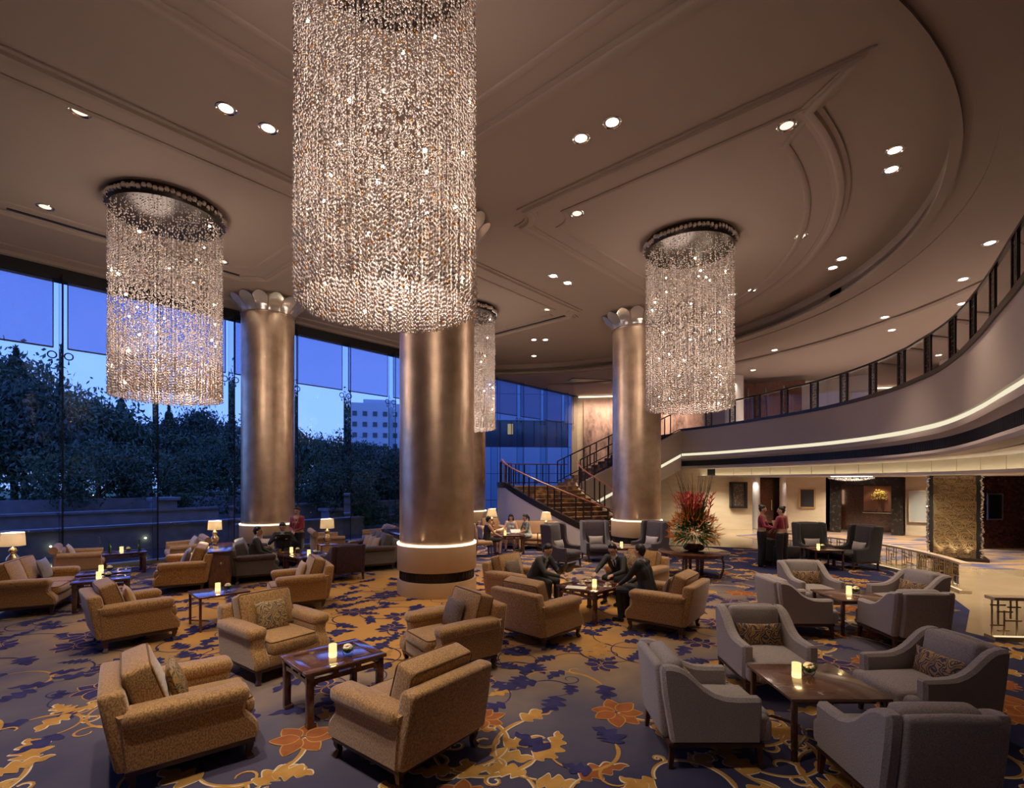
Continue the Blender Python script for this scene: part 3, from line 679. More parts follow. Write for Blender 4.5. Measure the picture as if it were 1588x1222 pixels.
# upper flight to the gallery
A0, A1 = Vector((2.95, 21.7)), Vector((8.10, 24.20)); D2 = (A1-A0).normalized(); N2 = Vector((-D2.y, D2.x)); LEN = (A1-A0).length
for i in range(15):
    a = A0+D2*(LEN*i/15); b = A0+D2*(LEN*(i+1)/15); z = 2.10+2.5*(i+1)/15
    obj('step', MB().prism([tuple(a), tuple(b), tuple(b+N2*1.9), tuple(a+N2*1.9)], z-.18, z), K['stairc'], stair, smooth=False)
def incl(off, w, zt, zb, m, name, par):
    a = A0+N2*off; b = A1+N2*off
    V = []
    for (p, z) in ((a, 2.10), (b, 4.62)):
        for (k, zz) in ((-w/2, zt), (w/2, zt), (w/2, zb), (-w/2, zb)): V.append((p.x+N2.x*k, p.y+N2.y*k, z+zz))
    return obj(name, MB().add(V, [(0,1,2,3), (7,6,5,4), (0,4,5,1), (1,5,6,2), (2,6,7,3), (3,7,4,0)]), m, par, smooth=False)
incl(-.05, .14, .14, -.98, K['plaster'], 'flight_fascia', stair)
incl(-.02, .10, -.98, -1.14, K['coolstrip'], 'flight_cove_strip', stair)
incl(.02, .22, -1.14, -1.75, K['white'], 'flight_moulding', stair)
incl(.95, 1.8, -.2, -.34, K['white'], 'flight_soffit', stair)
def slope_rail(P, Z, label, hand, unit=.62, h=1.0):
    t = thing('stair_railing', label, 'railing')
    k = len(P); pts = [Vector((P[i].x, P[i].y, Z[i])) for i in range(k)]
    obj('handrail', MB().tube([p+Vector((0, 0, h)) for p in pts], .04, 8, flat=.7), hand, t)
    obj('bottom_rail', MB().tube([p+Vector((0, 0, .08)) for p in pts], .025, 6), K['bronze'], t)
    S = resample(pts, unit/2)
    for i in range(len(S)-1):
        q = S[i]
        if i % 2 == 0 or i % 4 == 1: obj('post', MB().box((q.x, q.y, q.z+h/2), (.04, .04, h), 0.6), K['bronze'], t, smooth=False)
        if i % 2 == 1:
            a, b = S[i-1], S[i]
            V = [(a.x, a.y, a.z+.14), (b.x, b.y, b.z+.14), (b.x, b.y, b.z+h-.08), (a.x, a.y, a.z+h-.08)]
            obj('glass_pane', MB().add(V, [(0, 1, 2, 3)]), K['paneglass'], t, smooth=False)
    return t
slope_rail(o2, [.15+2.1*i/(len(o2)-1) for i in range(len(o2))], 'stair railing with red wood handrail on the outer curve', K['rail_wood'])
slope_rail(i2, [.12+2.1*i/(len(i2)-1) for i in range(len(i2))], 'stair railing with red wood handrail on the inner curve', K['rail_wood'])
lp = resample([Vector((-.45, 21.3)), Vector((-.55, 23.0)), Vector((.3, 25.2)), Vector((2.4, 25.4)), Vector((3.0, 25.2))], .3)
slope_rail(lp, [2.16]*len(lp), 'level railing round the stair landing before the blue window', K['rail_wood'])
ap = [A0+D2*(LEN*i/20) for i in range(21)]
slope_rail(ap, [2.24+2.5*i/20 for i in range(21)], 'sloping railing of the upper flight behind the flared column', K['bronze'], .8)
bp = [A0+N2*1.9+D2*(LEN*i/20) for i in range(21)]
slope_rail(bp, [2.24+2.5*i/20 for i in range(21)], 'sloping railing of the upper flight against the mural', K['bronze'], .8)

# ================================================================ mural wall
def muralmat():
    m = bpy.data.materials.new('ink_landscape_mural'); m.use_nodes = True; nt = m.node_tree; b = nt.nodes['Principled BSDF']; b.inputs['Roughness'].default_value = 0.6
    t = nt.nodes.new('ShaderNodeTexCoord'); mp = nt.nodes.new('ShaderNodeMapping'); mp.inputs['Scale'].default_value = (.9, .9, .42); nt.links.new(t.outputs['Object'], mp.inputs[0])
    n = nt.nodes.new('ShaderNodeTexNoise'); n.inputs['Scale'].default_value = .8; n.inputs['Detail'].default_value = 9; n.inputs['Roughness'].default_value = .68; nt.links.new(mp.outputs[0], n.inputs['Vector'])
    r = nt.nodes.new('ShaderNodeValToRGB'); r.color_ramp.elements[0].position = .40; r.color_ramp.elements[0].color = (.10, .055, .05, 1); r.color_ramp.elements[1].position = .55; r.color_ramp.elements[1].color = (.52, .33, .27, 1)
    nt.links.new(n.outputs['Fac'], r.inputs[0]); nt.links.new(r.outputs[0], b.inputs['Base Color']); return m
K['mural'] = muralmat()
mw = obj('wall_mural', MB().prism([(3.95, 30.7), (16, 28.8), (16, 29.1), (3.95, 31.0)], -.1, 7.5), K['cream'], smooth=False); mw['kind'] = 'structure'
mu = thing('mural', 'pink and brown ink landscape mural lit from above', 'mural', (4.3, 30.62, 0))
for i in range(5):
    a = Vector((0.05+2.3*i, -.09-.363*i)); b = Vector((2.33+2.3*i, -.09-.363*i-.36))
    obj('mural_panel', MB().bar((a.x, a.y, 4.65), (b.x, b.y, 4.65), .05, 5.3), K['mural'], mu, smooth=False)
mj = obj('trim_11', MB().box((3.75, 30.45, 3.7), (.3, .4, 7.4)), K['beige_trim']); mj['kind'] = 'structure'
cs = obj('light_cove', MB().bar((4.0, 30.2, 7.36), (9.0, 29.45, 7.36), .10, .06), K['warmstrip']); tag(cs, 'warm cove light strip washing the mural from above', 'light strip')
# ================================================================ upper gallery walls
w = obj('wall_far', MB().prism([(14.5, 29.2), (24, 26.8), (24, 27.1), (14.5, 30.4)], -.1, 8.0), K['white'], smooth=False); w['kind'] = 'structure'
for i, (P, m) in enumerate((([(10.4, 27.2), (16.0, 25.5), (16.1, 25.8), (10.5, 27.5)], 'white'), ([(16.0, 25.5), (19.5, 21), (21, 15), (21, 4), (21.3, 4), (21.3, 15), (19.8, 21.2), (16.1, 25.8)], 'white'))):
    w = obj('wall_gallery_%d' % (i+1), MB().prism(P, 4.6, 7.45), K[m], smooth=False); w['kind'] = 'structure'
gp = obj('gallery_pier', MB().lathe([(.42, 4.6), (.42, 7.44)], 32, (10.9, 24.6, 0)), K['white']); tag(gp, 'round white pier lit from above at the head of the stairs', 'column')
gd = thing('gallery_doorway', 'tall dark wooden doorway on the upper gallery', 'doorway', (12.6, 24.9, 4.6), -.3)
for x in (-1.2, -.4, .4, 1.2): obj('door_panel', MB().box((x, 0, 1.2), (.74, .12, 2.4)), K['wood'], gd, smooth=False)
obj('lintel', MB().box((0, 0, 2.5), (3.4, .3, .22)), K['wood'], gd, smooth=False)

# ================================================================ lobby under the gallery
W1 = obj('wall_lobby_1', MB().prism([(5.2, 24.9), (11.55, 24.1), (11.6, 24.4), (5.2, 25.3)], -.1, 2.98), K['cream'], smooth=False); W1['kind'] = 'structure'
W2 = obj('wall_lobby_2', MB().prism([(12.75, 23.9), (14.45, 23.1), (14.6, 23.4), (12.9, 24.2)], -.1, 2.52), K['cream'], smooth=False); W2['kind'] = 'structure'
W3 = obj('wall_lobby_3', MB().prism([(16.9, 21.55), (18.6, 20.3), (18.8, 20.5), (17.1, 21.8)], -.1, 2.52), K['cream'], smooth=False); W3['kind'] = 'structure'
W4 = obj('wall_lobby_4', MB().prism([(16.2, 17.3), (18.5, 17.6), (23.8, 17.3), (23.8, 17.6), (18.5, 17.9), (16.2, 17.5)], -.1, 2.52), K['wood'], smooth=False); W4['kind'] = 'structure'
W5 = obj('wall_lobby_5', MB().prism([(11.0, 27.0), (22, 25.4), (22, 25.8), (11.0, 27.4)], -.1, 2.52), K['wood'], smooth=False); W5['kind'] = 'structure'
# white lit pier and dark door in the gap
wp = obj('lit_pier', MB().lathe([(.20, 0), (.20, 2.5)], 24, (11.95, 24.6, 0)), mat('lit_white', (.85, .83, .80), .6)); tag(wp, 'bright white round pier behind the hostesses', 'column')
dd = thing('door_1', None, None, (12.45, 24.55, 0), -.15, kind='structure')
obj('door_leaf', MB().box((0, 0, 1.2), (.62, .06, 2.4)), K['wood'], dd, smooth=False); obj('door_handle', MB().cyl((.22, -.06, .9), .015, .5, 8), K['brass'], dd)
lp2 = obj('slim_column', MB().lathe([(.11, 0), (.11, 2.5)], 20, (12.75, 23.55, 0)), K['white']); tag(lp2, 'slim white column washed by a downlight beside the framed dark panel', 'column')
def framed(name, label, x, y, z, w, h, rz, mf, mp_, depth=.05, cat='artwork', bw=.07):
    t = thing(name, label, cat, (x, y, z), rz)
    f = MB()
    for (cx, cz, sx, sz) in ((0, h/2-bw/2, w, bw), (0, -h/2+bw/2, w, bw), (-w/2+bw/2, 0, bw, h), (w/2-bw/2, 0, bw, h)): f.box((cx, 0, cz), (sx, depth, sz))
    obj('frame', f, mf, t, smooth=False); obj('panel', MB().box((0, depth*.2, 0), (w-bw, depth*.4, h-bw)), mp_, t, smooth=False); return t
framed('framed_panel', 'framed dark rectangular panel on the cream lobby wall', 13.75, 23.37, 1.52, .68, .95, -.43, K['silkgold'], mat('dark_slate_panel', (.03, .035, .045), .4))
nb = framed('wall_niche', 'black framed deep display niche on the cream wall', 10.85, 24.05, 1.65, .75, 1.25, -.12, K['black'], mat('niche_back', (.06, .04, .03), .5, noise=(12, (.25, .2, .16), .5, .7)), .3, 'niche', .1)
for i, (x, y) in enumerate(((17.2, 21.22), (17.95, 20.66))):
    framed('pale_panel', ['pale blue grey wall panel nearest the black portal', 'pale blue grey wall panel beside the rose pillar'][i], x, y, 1.25, .66, 1.35, -.63, K['silkivory'], mat('pale_panel', (.42, .46, .45), .35), .05, 'artwork', .04)
framed('mirror', 'narrow silver framed mirror right of the rose pillar', 16.62, 17.27, 1.45, .62, .92, .13, K['chrome'], mat('dark_mirror', (.03, .03, .035), .08, .6), .05, 'mirror', .05)
# black marble portal with flower niche
po = thing('portal', 'black marble portal opening to a dark foyer', 'doorway', (15.75, 22.35, 0), -.64)
for x in (-1.12, 1.12): obj('jamb', MB().box((x, 0, 1.25), (.42, .55, 2.5)), K['blackmarble'], po, smooth=False)
obj('lintel', MB().box((0, 0, 2.33), (2.1, .5, .36)), K['blackmarble'], po, smooth=False)
fw = obj('foyer_wall', MB().box((.3, 1.9, 1.25), (3.4, .15, 2.5)), K['wood'], po, smooth=False)
ff = thing('flower_console', 'dark console under a lit niche with yellow flowers', 'console', (16.95, 23.15, 0), -.64)
obj('console_body', MB().box((0, 0, .42), (1.2, .4, .84)), K['wood'], ff, smooth=False)
obj('console_top', MB().box((0, 0, .86), (1.25, .44, .04)), K['chrome'], ff, smooth=False)
obj('niche_panel', MB().box((0, .22, 1.5), (1.2, .03, 1.2)), mat('rust_panel', (.34, .15, .09), .5), ff, smooth=False)
fv = thing('flower_bouquet', 'yellow and white bouquet lit in the portal niche', 'flowers', (16.95, 23.12, .88), 0)
obj('vase', MB().lathe([(.03, 0), (.12, .02), (.14, .1), (.06, .22), (.05, .4)], 14), K['paneglass'], fv)
bm_ = MB()
for k in range(110):
    th, ph = rnd.uniform(0, 2*PI), rnd.uniform(-.5, 1.4); r_ = rnd.uniform(.15, .36)
    c = Vector((r_*math.cos(th)*math.cos(ph), r_*.6*math.sin(th)*math.cos(ph), .72+r_*math.sin(ph)))
    bm_.lathe([(.002, -.03), (.035, 0), (.002, .03)], 5, c)
obj('petals', bm_, mat('yellow_petal', (.85, .65, .12), .5), fv, kind='stuff')
sconce = obj('wall_sconce', MB().lathe([(.03, 0), (.05, .02), (.05, .7), (.03, .72)], 12, (15.4, 23.55, 1.15)), emat('sconce_glow', (1, .62, .35), 4)); tag(sconce, 'slim glowing wall sconce inside the black portal', 'lamp')
# rose pillar
rp_ = thing('rose_pillar', 'square pillar of golden carved rose panels with silver edges', 'pillar', (13.35, 15.2, 0), -.64)
core = obj('core', MB().box((0, 0, 1.25), (1.16, .9, 2.5)), K['bronze'], rp_, smooth=False)
obj('base', MB().box((0, 0, .03), (1.5, 1.15, .10)), K['bronze'], rp_, smooth=False)
K['rosegold'] = mat('rose_gilt', (.55, .40, .22), .32, .9)
rr = random.Random(3)
pan_ = obj('rose_panel', MB().box((0, -.46, 1.27), (.96, .04, 2.42)), mat('rose_ground', (.20, .14, .07), .5, .6), rp_, smooth=False)
for k in range(27):
    cx, cz = -.32+.32*(k % 3)+(.08 if (k//3) % 2 else -.06)+rr.uniform(-.03, .03), .17+(k//3)*.275+rr.uniform(-.05, .05)
    rb = MB(); R0 = rr.uniform(.14, .175)
    for j in range(5):
        q = R0*(1-j*.19); seg = []
        for i in range(15):
            a = 2*PI*i/14+j; w_ = q*(1+.10*math.sin(a*3+j*2)); 
            x_, z_ = cx+w_*math.cos(a), cz+w_*math.sin(a)
            seg.append((max(-.47, min(.47, x_)), -.485-.008*j, max(.08, min(2.46, z_))))
        rb.tube(seg, .012, 4)
    obj('rose', rb, K['rosegold'], pan_)
for x in (-.60, .60):
    e = MB()
    for k in range(90): e.soft((x+rr.uniform(-.03, .03), -.47+rr.uniform(-.02, .02), .1+k*.0265), (.05, .05, .03), .008, rot=rr.uniform(0, 3))
    obj('crystal_edge', e, K['chrome'], rp_, smooth=False, kind='stuff')
    obj('edge_post', MB().box((x*.87, -.455, 1.25), (.10, .05, 2.5)), K['black'], rp_, smooth=False)
# shallow crystal ceiling light
cl = thing('crystal_ceiling_light', 'shallow oval crystal ceiling light under the gallery', 'ceiling light', (11.9, 17.6, 2.5))
obj('glow_disc', MB().lathe([(.0, -.03), (.6, -.03), (.62, -.005)], 28), emat('ceiling_light_glow', (1, .86, .68), 2.2), cl)
e = MB()
for k in range(240):
    a, r_ = rr.uniform(0, 2*PI), .68*math.sqrt(rr.random()); e.lathe([(.002, -.03), (.02, 0), (.002, .03)], 5, (r_*math.cos(a), r_*math.sin(a), -.06-.10*(1-(r_/.7)**2)))
obj('crystals', e, K['crystal'], cl, kind='stuff')

# ---- low brass balustrade between lounge and lobby
K['dimstrip'] = emat('balustrade_strip', (1.0, .78, .45), .7)
def low_rail(P, label, unit=.55):
    t = thing('low_balustrade', label, 'balustrade')
    Q = [Vector(p) for p in P]
    obj('handrail', MB().sweep([(p.x, p.y) for p in Q], [(-.09, .585), (-.09, .63), (.09, .63), (.09, .585)]), K['beige_trim'], t, smooth=False)
    obj('kerb', MB().sweep([(p.x, p.y) for p in Q], [(-.10, -.01), (-.10, .05), (.10, .05), (.10, -.01)]), K['marble'], t, smooth=False)
    obj('base_light_strip', MB().sweep([(p.x, p.y) for p in Q], [(-.085, .05), (-.085, .065), (-.06, .065), (-.06, .05)]), K['dimstrip'], t, smooth=False)
    S = resample(Q, unit)
    for i in range(len(S)-1):
        d = S[i+1]-S[i]; L = d.length; d.normalize(); q3 = Vector((d.x, d.y, 0))
        lm = MB(); o3 = Vector((S[i].x, S[i].y, 0))
        for k, (z0, z1) in enumerate(((.05, .585), (.20, .585), (.05, .42), (.30, .585), (.05, .585))):
            a = o3+q3*(L*(.06+.155*k)); lm.bar((a.x, a.y, z0), (a.x, a.y, z1), .016, .016)
        for (f0, f1, z) in ((0.02, .40, .50), (.18, .58, .40), (.35, .80, .27), (.02, .38, .20), (.45, .78, .47), (.2, .5, .12)):
            a = o3+q3*(L*f0); b = o3+q3*(L*f1); lm.bar((a.x, a.y, z), (b.x, b.y, z), .016, .02)
        obj('lattice', lm, K['brass'], t, smooth=False)
        a = S[i]; b = S[i+1]
        obj('glass_pane', MB().bar((a.x+.05, a.y, .32), (b.x+.05, b.y, .32), .012, .52), K['paneglass'], t, smooth=False)
    return t
low_rail(spline([(8.6, 16.95), (9.35, 16.1), (9.78, 15.1), (10.05, 13.6), (10.0, 12.4), (9.78, 11.4), (9.45, 10.45)], 6), 'long curved low brass lattice balustrade behind the grey armchairs')
low_rail([Vector((7.10, 7.46)), Vector((8.2, 7.36)), Vector((9.6, 7.2)), Vector((11, 7.0))], 'short brass lattice balustrade at the right edge of the picture')
# ================================================================ seating builders (front is +Y, origin on the floor)
def rx(a): return Matrix.Rotation(a, 4, 'X')
def legs_cabriole(t, w, d, m, h=.15):
    for sx in (-1, 1):
        for sy in (-1, 1):
            x, y = sx*(w/2-.045), sy*(d/2-.045)
            P = [(x, y, h), (x+sx*.006, y+sy*.006, h*.7), (x-sx*.004, y-sy*.004, h*.35), (x+sx*.014, y+sy*.014, .0)]
            obj('leg', MB().tube(P, [.040, .034, .026, .036], 4, up=(1, 0, 0)), m, t)
def rr_loop(w, h, r=.03):
    P = []
    for (sx, sy, a0) in ((1, 1, 0), (-1, 1, PI/2), (-1, -1, PI), (1, -1, 3*PI/2)):
        for k in range(4): a = a0+PI/2*k/3; P.append((sx*(w/2-r)+r*math.cos(a), sy*(h/2-r)+r*math.sin(a)))
    return P+[P[0]]
def lounge_chair(name, label, cat, W=.94, n=1, fab='gold_velvet', group=None, loc=(0, 0, 0), f=(0, 1), back_h=.76, cush=True, armfab=None):
    t = thing(name, label, cat, loc, face(*f), group); t.scale = (1.03, 1.10, 1.03)
    F = K[fab]; AF = K[armfab or fab]; D = .86; aw = .17; iw = W-2*aw
    obj('plinth', MB().soft((0, 0, .155), (W-.06, D-.06, .045), .008), K['legwood'], t)
    legs_cabriole(t, W-.05, D-.05, K['legwood'])
    prof = [(-.40, .175), (.41, .175), (.425, .22), (.415, .29), (.375, .345), (.335, .39), (.325, .43), (.34, .50), (.335, .575), (.30, .60), (-.45, .60), (-.44, .55)]
    for s_ in (-1, 1):
        x0, x1 = (W/2-aw, W/2) if s_ > 0 else (-W/2, -W/2+aw)
        sp_ = obj('side_panel', MB().slab(prof, x0, x1, .022), F, t)
        obj('arm', MB().soft((s_*(W/2-aw/2+.012), -.03, .555), (aw+.05, .76, .125), .045, (0, .01, .012), 2, fine=True), AF, t)
    obj('front_rail', MB().soft((0, .345, .24), (iw+.02, .13, .14), .02), F, t)
    obj('back_frame', MB().soft((0, -.375, (back_h+.175)/2), (W-.03, .15, back_h-.175), .036, (0, .008, .012), 2, fn=lambda x, y, z: (x*(1-.04*max(0, z)/.3), y-.17*(z+.3), z), fine=True), F, t)
    for i in range(n):
        cw = iw/n; x = -iw/2+cw*(i+.5)
        sc_ = obj('seat_cushion', MB().soft((x, .055, .375), (cw-.008, .74, .155), .05, (0, .012, .025), 3, fine=True), F, t)
        obj('piping', MB().tube([(x+a, .055+b, .443) for a, b in rr_loop(cw-.035, .712, .04)], .0065, 5), K['piping'] if fab == 'gold_velvet' else F, sc_)
        if cush:
            bc_ = obj('back_cushion', MB().soft((x, -.27, .655), (cw+(.06 if n == 1 else .0), .19, .46), .036, (.0, .028, .012), 3, rot=rx(.30), fine=True), F, t)
            R_ = Matrix.Translation((x, -.27, .655)) @ rx(.30); pp = MB(); cw_ = cw+(.06 if n == 1 else .0)
            for yy in (-.085, .085): pp.tube([tuple(R_ @ Vector((a, yy, b))) for a, b in rr_loop(cw_-.012, .448, .04)], .0065, 5)
            obj('piping', pp, K['piping'] if fab == 'gold_velvet' else F, bc_)
    return t
def grey_chair(name, label, fab='grey_weave', W=.80, group=None, loc=(0, 0, 0), f=(0, 1), seatback=True):
    t = thing(name, label, 'armchair', loc, face(*f), group); F = K[fab]
    aw = .115; iw = W-2*aw
    obj('plinth', MB().soft((0, .0, .20), (W-.03, .78, .04), .006), K['legwood'], t)
    for sx in (-1, 1):
        for sy in (-1, 1):
            x, y = sx*(W/2-.05), sy*.35
            obj('leg', MB().tube([(x, y, .20), (x+sx*.008, y+sy*.02, .0)], [.036, .022], 4, up=(1, 0, 0)), K['legwood'], t)
    prof = [(-.36, .215), (.355, .215), (.37, .40), (.37, .565), (.355, .58), (.17, .582), (.07, .59), (-.02, .62), (-.10, .67), (-.17, .735), (-.235, .79), (-.30, .825), (-.37, .84), (-.43, .835), (-.445, .80), (-.425, .6)]
    for s_ in (-1, 1):
        x0, x1 = (W/2-aw, W/2) if s_ > 0 else (-W/2, -W/2+aw)
        obj('side_panel', MB().slab(prof, x0, x1, .028), F, t)
    obj('back_frame', MB().soft((0, -.375, .525), (iw+.04, .09, .62), .035, (0, 0, .015), 2, fn=lambda x, y, z: (x, y-.10*(z+.31), z), fine=True), F, t)
    obj('back_cushion', MB().soft((0, -.275, .62), (iw-.01, .15, .46), .05, (0, .03, .01), 3, rot=rx(.16), fine=True), F, t)
    obj('seat_cushion', MB().soft((0, .07, .325), (iw-.004, .84, .225), .05, (0, .02, .03), 3, fine=True), F, t)
    obj('seat_lip', MB().soft((0, .40, .315), (W-.05, .13, .20), .045, (0, .015, .0), 2, fine=True), F, t)
    return t
def wing_chair(name, label, fab='purple_felt', W=.82, group=None, loc=(0, 0, 0), f=(0, 1)):
    t = thing(name, label, 'armchair', loc, face(*f), group); F = K[fab]
    aw = .10; iw = W-2*aw
    obj('plinth', MB().soft((0, 0, .20), (W-.04, .76, .035), .006), K['legwood'], t)
    for sx in (-1, 1):
        for sy in (-1, 1):
            obj('leg', MB().tube([(sx*(W/2-.06), sy*.34, .2), (sx*(W/2-.06), sy*.36, 0)], [.032, .02], 4, up=(1, 0, 0)), K['legwood'], t)
    prof = [(-.34, .215), (.33, .215), (.35, .38), (.35, .545), (.33, .56), (.10, .565), (-.02, .60), (-.08, .70), (-.10, .85), (-.11, 1.05), (-.14, 1.13), (-.22, 1.155), (-.44, 1.15), (-.48, 1.12), (-.42, .6)]
    for s_ in (-1, 1):
        x0, x1 = (W/2-aw, W/2) if s_ > 0 else (-W/2, -W/2+aw)
        obj('wing_panel', MB().slab(prof, x0, x1, .025), F, t)
    obj('back_frame', MB().soft((0, -.36, .68), (iw+.03, .12, .93), .04, (0, .0, .015), 2, fn=lambda x, y, z: (x, y-.11*(z+.4), z), fine=True), F, t)
    obj('back_pad', MB().soft((0, -.29, .77), (iw-.01, .13, .72), .045, (0, .03, .01), 3, rot=rx(.12), fine=True), F, t)
    obj('seat_cushion', MB().soft((0, .06, .385), (iw-.004, .72, .14), .05, (0, .02, .03), 3, fine=True), F, t)
    obj('seat_rail', MB().soft((0, .0, .26), (iw+.02, .70, .11), .02), F, t)
    return t
def pillow(label, fab, loc, w=.42, h=.42, th=.14, yaw=0, tilt=.35, roll=0, group='throw pillows'):
    n = 10; V = []; F = []; idx = {}
    for sg in (1, -1):
        for i in range(n+1):
            for j in range(n+1):
                u, v = -1+2*i/n, -1+2*j/n
                edge = i in (0, n) or j in (0, n)
                if edge and (i, j) in idx: continue
                k = (1-u*u)**.55*(1-v*v)**.55 if not edge else 0
                pin = 1-.07*(1-abs(u))*(abs(v) > .99)-.07*(1-abs(v))*(abs(u) > .99)
                idx[(i, j) if edge else (i, j, sg)] = len(V); V.append((u*w/2*(1-.10*(1-v*v) if abs(u) > .99 else 1), sg*th/2*k, v*h/2*(1-.10*(1-u*u) if abs(v) > .99 else 1)))
        for i in range(n):
            for j in range(n):
                q = []
                for a, b in ((i, j), (i+1, j), (i+1, j+1), (i, j+1)):
                    q.append(idx[(a, b)] if (a in (0, n) or b in (0, n)) else idx[(a, b, sg)])
                F.append(tuple(q if sg < 0 else q[::-1]))
    o = obj('throw_pillow', MB().add(V, F), K[fab]); o.location = loc; o.rotation_euler = (tilt, roll, yaw); o.rotation_mode = 'XYZ'
    o.matrix_basis = Matrix.Translation(loc) @ Matrix.Rotation(yaw, 4, 'Z') @ Matrix.Rotation(tilt, 4, 'X') @ Matrix.Rotation(roll, 4, 'Y')
    return tag(o, label, 'pillow', group)
def on_chair(loc, f, dx, dy, z):
    r = face(*f); return (loc[0]+dx*math.cos(r)-dy*math.sin(r), loc[1]+dx*math.sin(r)+dy*math.cos(r), z)

# ---------------------------------------------------------------- gold velvet armchairs
GC = [
 ((-2.80, 4.34), (.787, .617), 'gold velvet armchair in the front left corner, seen from its side', 'dmk_blue', .05, 'dark scroll patterned pillow on the front left gold armchair'),
 ((-.912, 4.36), (-.79, .61), 'gold velvet armchair with its back to us in front of the rosewood table', None, 0, ''),
 ((-2.98, 6.33), (.80, -.60), 'gold velvet armchair facing us behind the front rosewood table', 'dmk_blue', 0, 'gold and slate damask pillow on the armchair behind the front rosewood table'),
 ((-.80, 6.38), (-.80, -.60), 'gold velvet armchair in front of the middle column', 'dmk_slate', .04, 'slate damask pillow on the armchair before the middle column'),
 ((-5.57, 7.42), (.693, .72), 'gold velvet armchair with two loose cushions before the far left tables', 'silkgold', .12, 'gold cushion leaning in the armchair before the far left tables'),
 ((-4.02, 9.35), (-.86, -.51), 'gold velvet armchair beside the square thin-legged table', 'silkgold', .05, 'plain gold silk pillow on the armchair beside the thin-legged table'),
 ((.415, 7.53), (.69, .726), 'gold velvet armchair with its back to us at the suited men\'s table', None, 0, ''),
 ((2.435, 8.03), (-.803, .596), 'gold velvet armchair right of the suited men\'s table', 'dmk_slate', -.05, 'dark slate pillow behind the man on the right'),
 ((.16, 9.62), (.80, -.60), 'gold velvet armchair left of the suited men\'s table', 'dmk_slate', .1, 'grey damask pillow beside the man with the folder'),
 ((2.50, 10.15), (-.69, -.73), 'gold velvet armchair at the far side of the suited men\'s table', 'dmk_gold', .16, 'cream and navy scroll pillow behind the man in the middle'),
]
proto = None
for i, (p, f, lab, pl, dx, plab) in enumerate(GC):
    if proto is None: proto = lounge_chair('gold_armchair', lab, 'armchair', group='gold velvet armchairs', loc=(*p, 0), f=f)
    else: dup(proto, (*p, 0), face(*f), lab)
    if pl:
        q = on_chair(p, f, dx, -.085, .64); pillow(plab, pl, q, .40, .40, .13, face(*f)+.08*(1 if i % 2 else -1), .30)
# ---------------------------------------------------------------- sofas and other seats on the left
lounge_chair('gold_sofa', 'two seat gold velvet sofa beside the dark console', 'sofa', 1.55, 2, loc=(-7.28, 11.1, 0), f=(-.877, -.481))
for dx, lab in ((.15, 'slate blue silk pillow on the gold sofa, nearer one'), (-.22, 'slate blue silk pillow on the gold sofa, farther one')):
    pillow(lab, 'silkblue', on_chair((-7.28, 11.1), (-.877, -.481), -dx, -.05, .64), .42, .42, .13, face(-.877, -.481), .35)
lounge_chair('gold_sofa', 'gold velvet sofa cut off by the left picture edge', 'sofa', 1.5, 2, loc=(-8.72, 9.25, 0), f=(.90, .43))
pillow('slate blue pillow on the sofa at the left picture edge', 'silkblue', on_chair((-8.72, 9.25), (.90, .43), -.42, -.05, .66), .44, .42, .14, face(.9, .43), .3)
def roll_chair(name, label, loc, f, W=1.0, fab='tan_velvet'):
    t = thing(name, label, 'sofa' if W > 1.2 else 'armchair', loc, face(*f), 'rolled-back seats along the windows'); F = K[fab]
    obj('plinth', MB().soft((0, 0, .13), (W-.06, .80, .05), .01), K['legwood'], t); legs_cabriole(t, W-.06, .8, K['legwood'], .13)
    obj('base', MB().soft((0, 0, .27), (W-.04, .84, .24), .03), F, t)
    obj('seat_cushion', MB().soft((0, .10, .42), (W-.28, .74, .13), .04, (0, 0, .02), 2, fine=True), F, t)
    for s_ in (-1, 1):
        obj('arm', MB().soft((s_*(W/2-.07), .02, .43), (.14, .82, .34), .05, fine=True), F, t)
        obj('arm_roll', MB().tube([(s_*(W/2-.04), -.36, .62), (s_*(W/2-.04), .42, .60)], [.075, .07], 12), F, t)
    obj('back', MB().soft((0, -.36, .50), (W-.06, .15, .50), .05, fine=True), F, t)
    obj('back_roll', MB().tube([(-W/2+.02, -.42, .76), (W/2-.02, -.42, .76)], .085, 14), F, t)
    return t
roll_chair('rolled_armchair', 'tan armchair with rolled back by the far left window', (-10.3, 11.95, 0), (.80, .60), 1.05)
pillow('ivory pillow on the rolled armchair by the far left window', 'silkivory', on_chair((-10.3, 11.95), (.8, .6), .05, -.15, .68), .38, .38, .13, face(.8, .6), .4)
roll_chair('rolled_sofa', 'tan rolled sofa by the window behind the dark console', (-8.75, 13.5, 0), (-.78, -.62), 1.3)
for k in (0, 1): pillow(['ivory pillow on the window sofa behind the console, left one', 'ivory pillow on the window sofa behind the console, right one'][k], 'silkivory', on_chair((-8.75, 13.5), (-.78, -.62), -.15+.3*k, -.15, .68), .36, .36, .12, face(-.78, -.62), .4)
roll_chair('rolled_sofa', 'tan rolled sofa behind the lamp near the standing waitress', (-5.75, 15.6, 0), (.88, .47), 1.4)
roll_chair('rolled_sofa', 'tan rolled sofa just left of the middle column', (-4.45, 16.8, 0), (-.88, -.47), 1.3)
pillow('gold pillow on the sofa just left of the middle column', 'silkgold', on_chair((-4.45, 16.8), (-.88, -.47), -.1, -.12, .70), .40, .40, .13, face(-.88, -.47), .4)
lounge_chair('slate_sofa', 'slate grey sofa with scroll patterned arms under the seated man', 'sofa', 1.55, 2, 'slate_weave', loc=(-6.22, 12.2, 0), f=(.877, .481), armfab='scroll_brown')
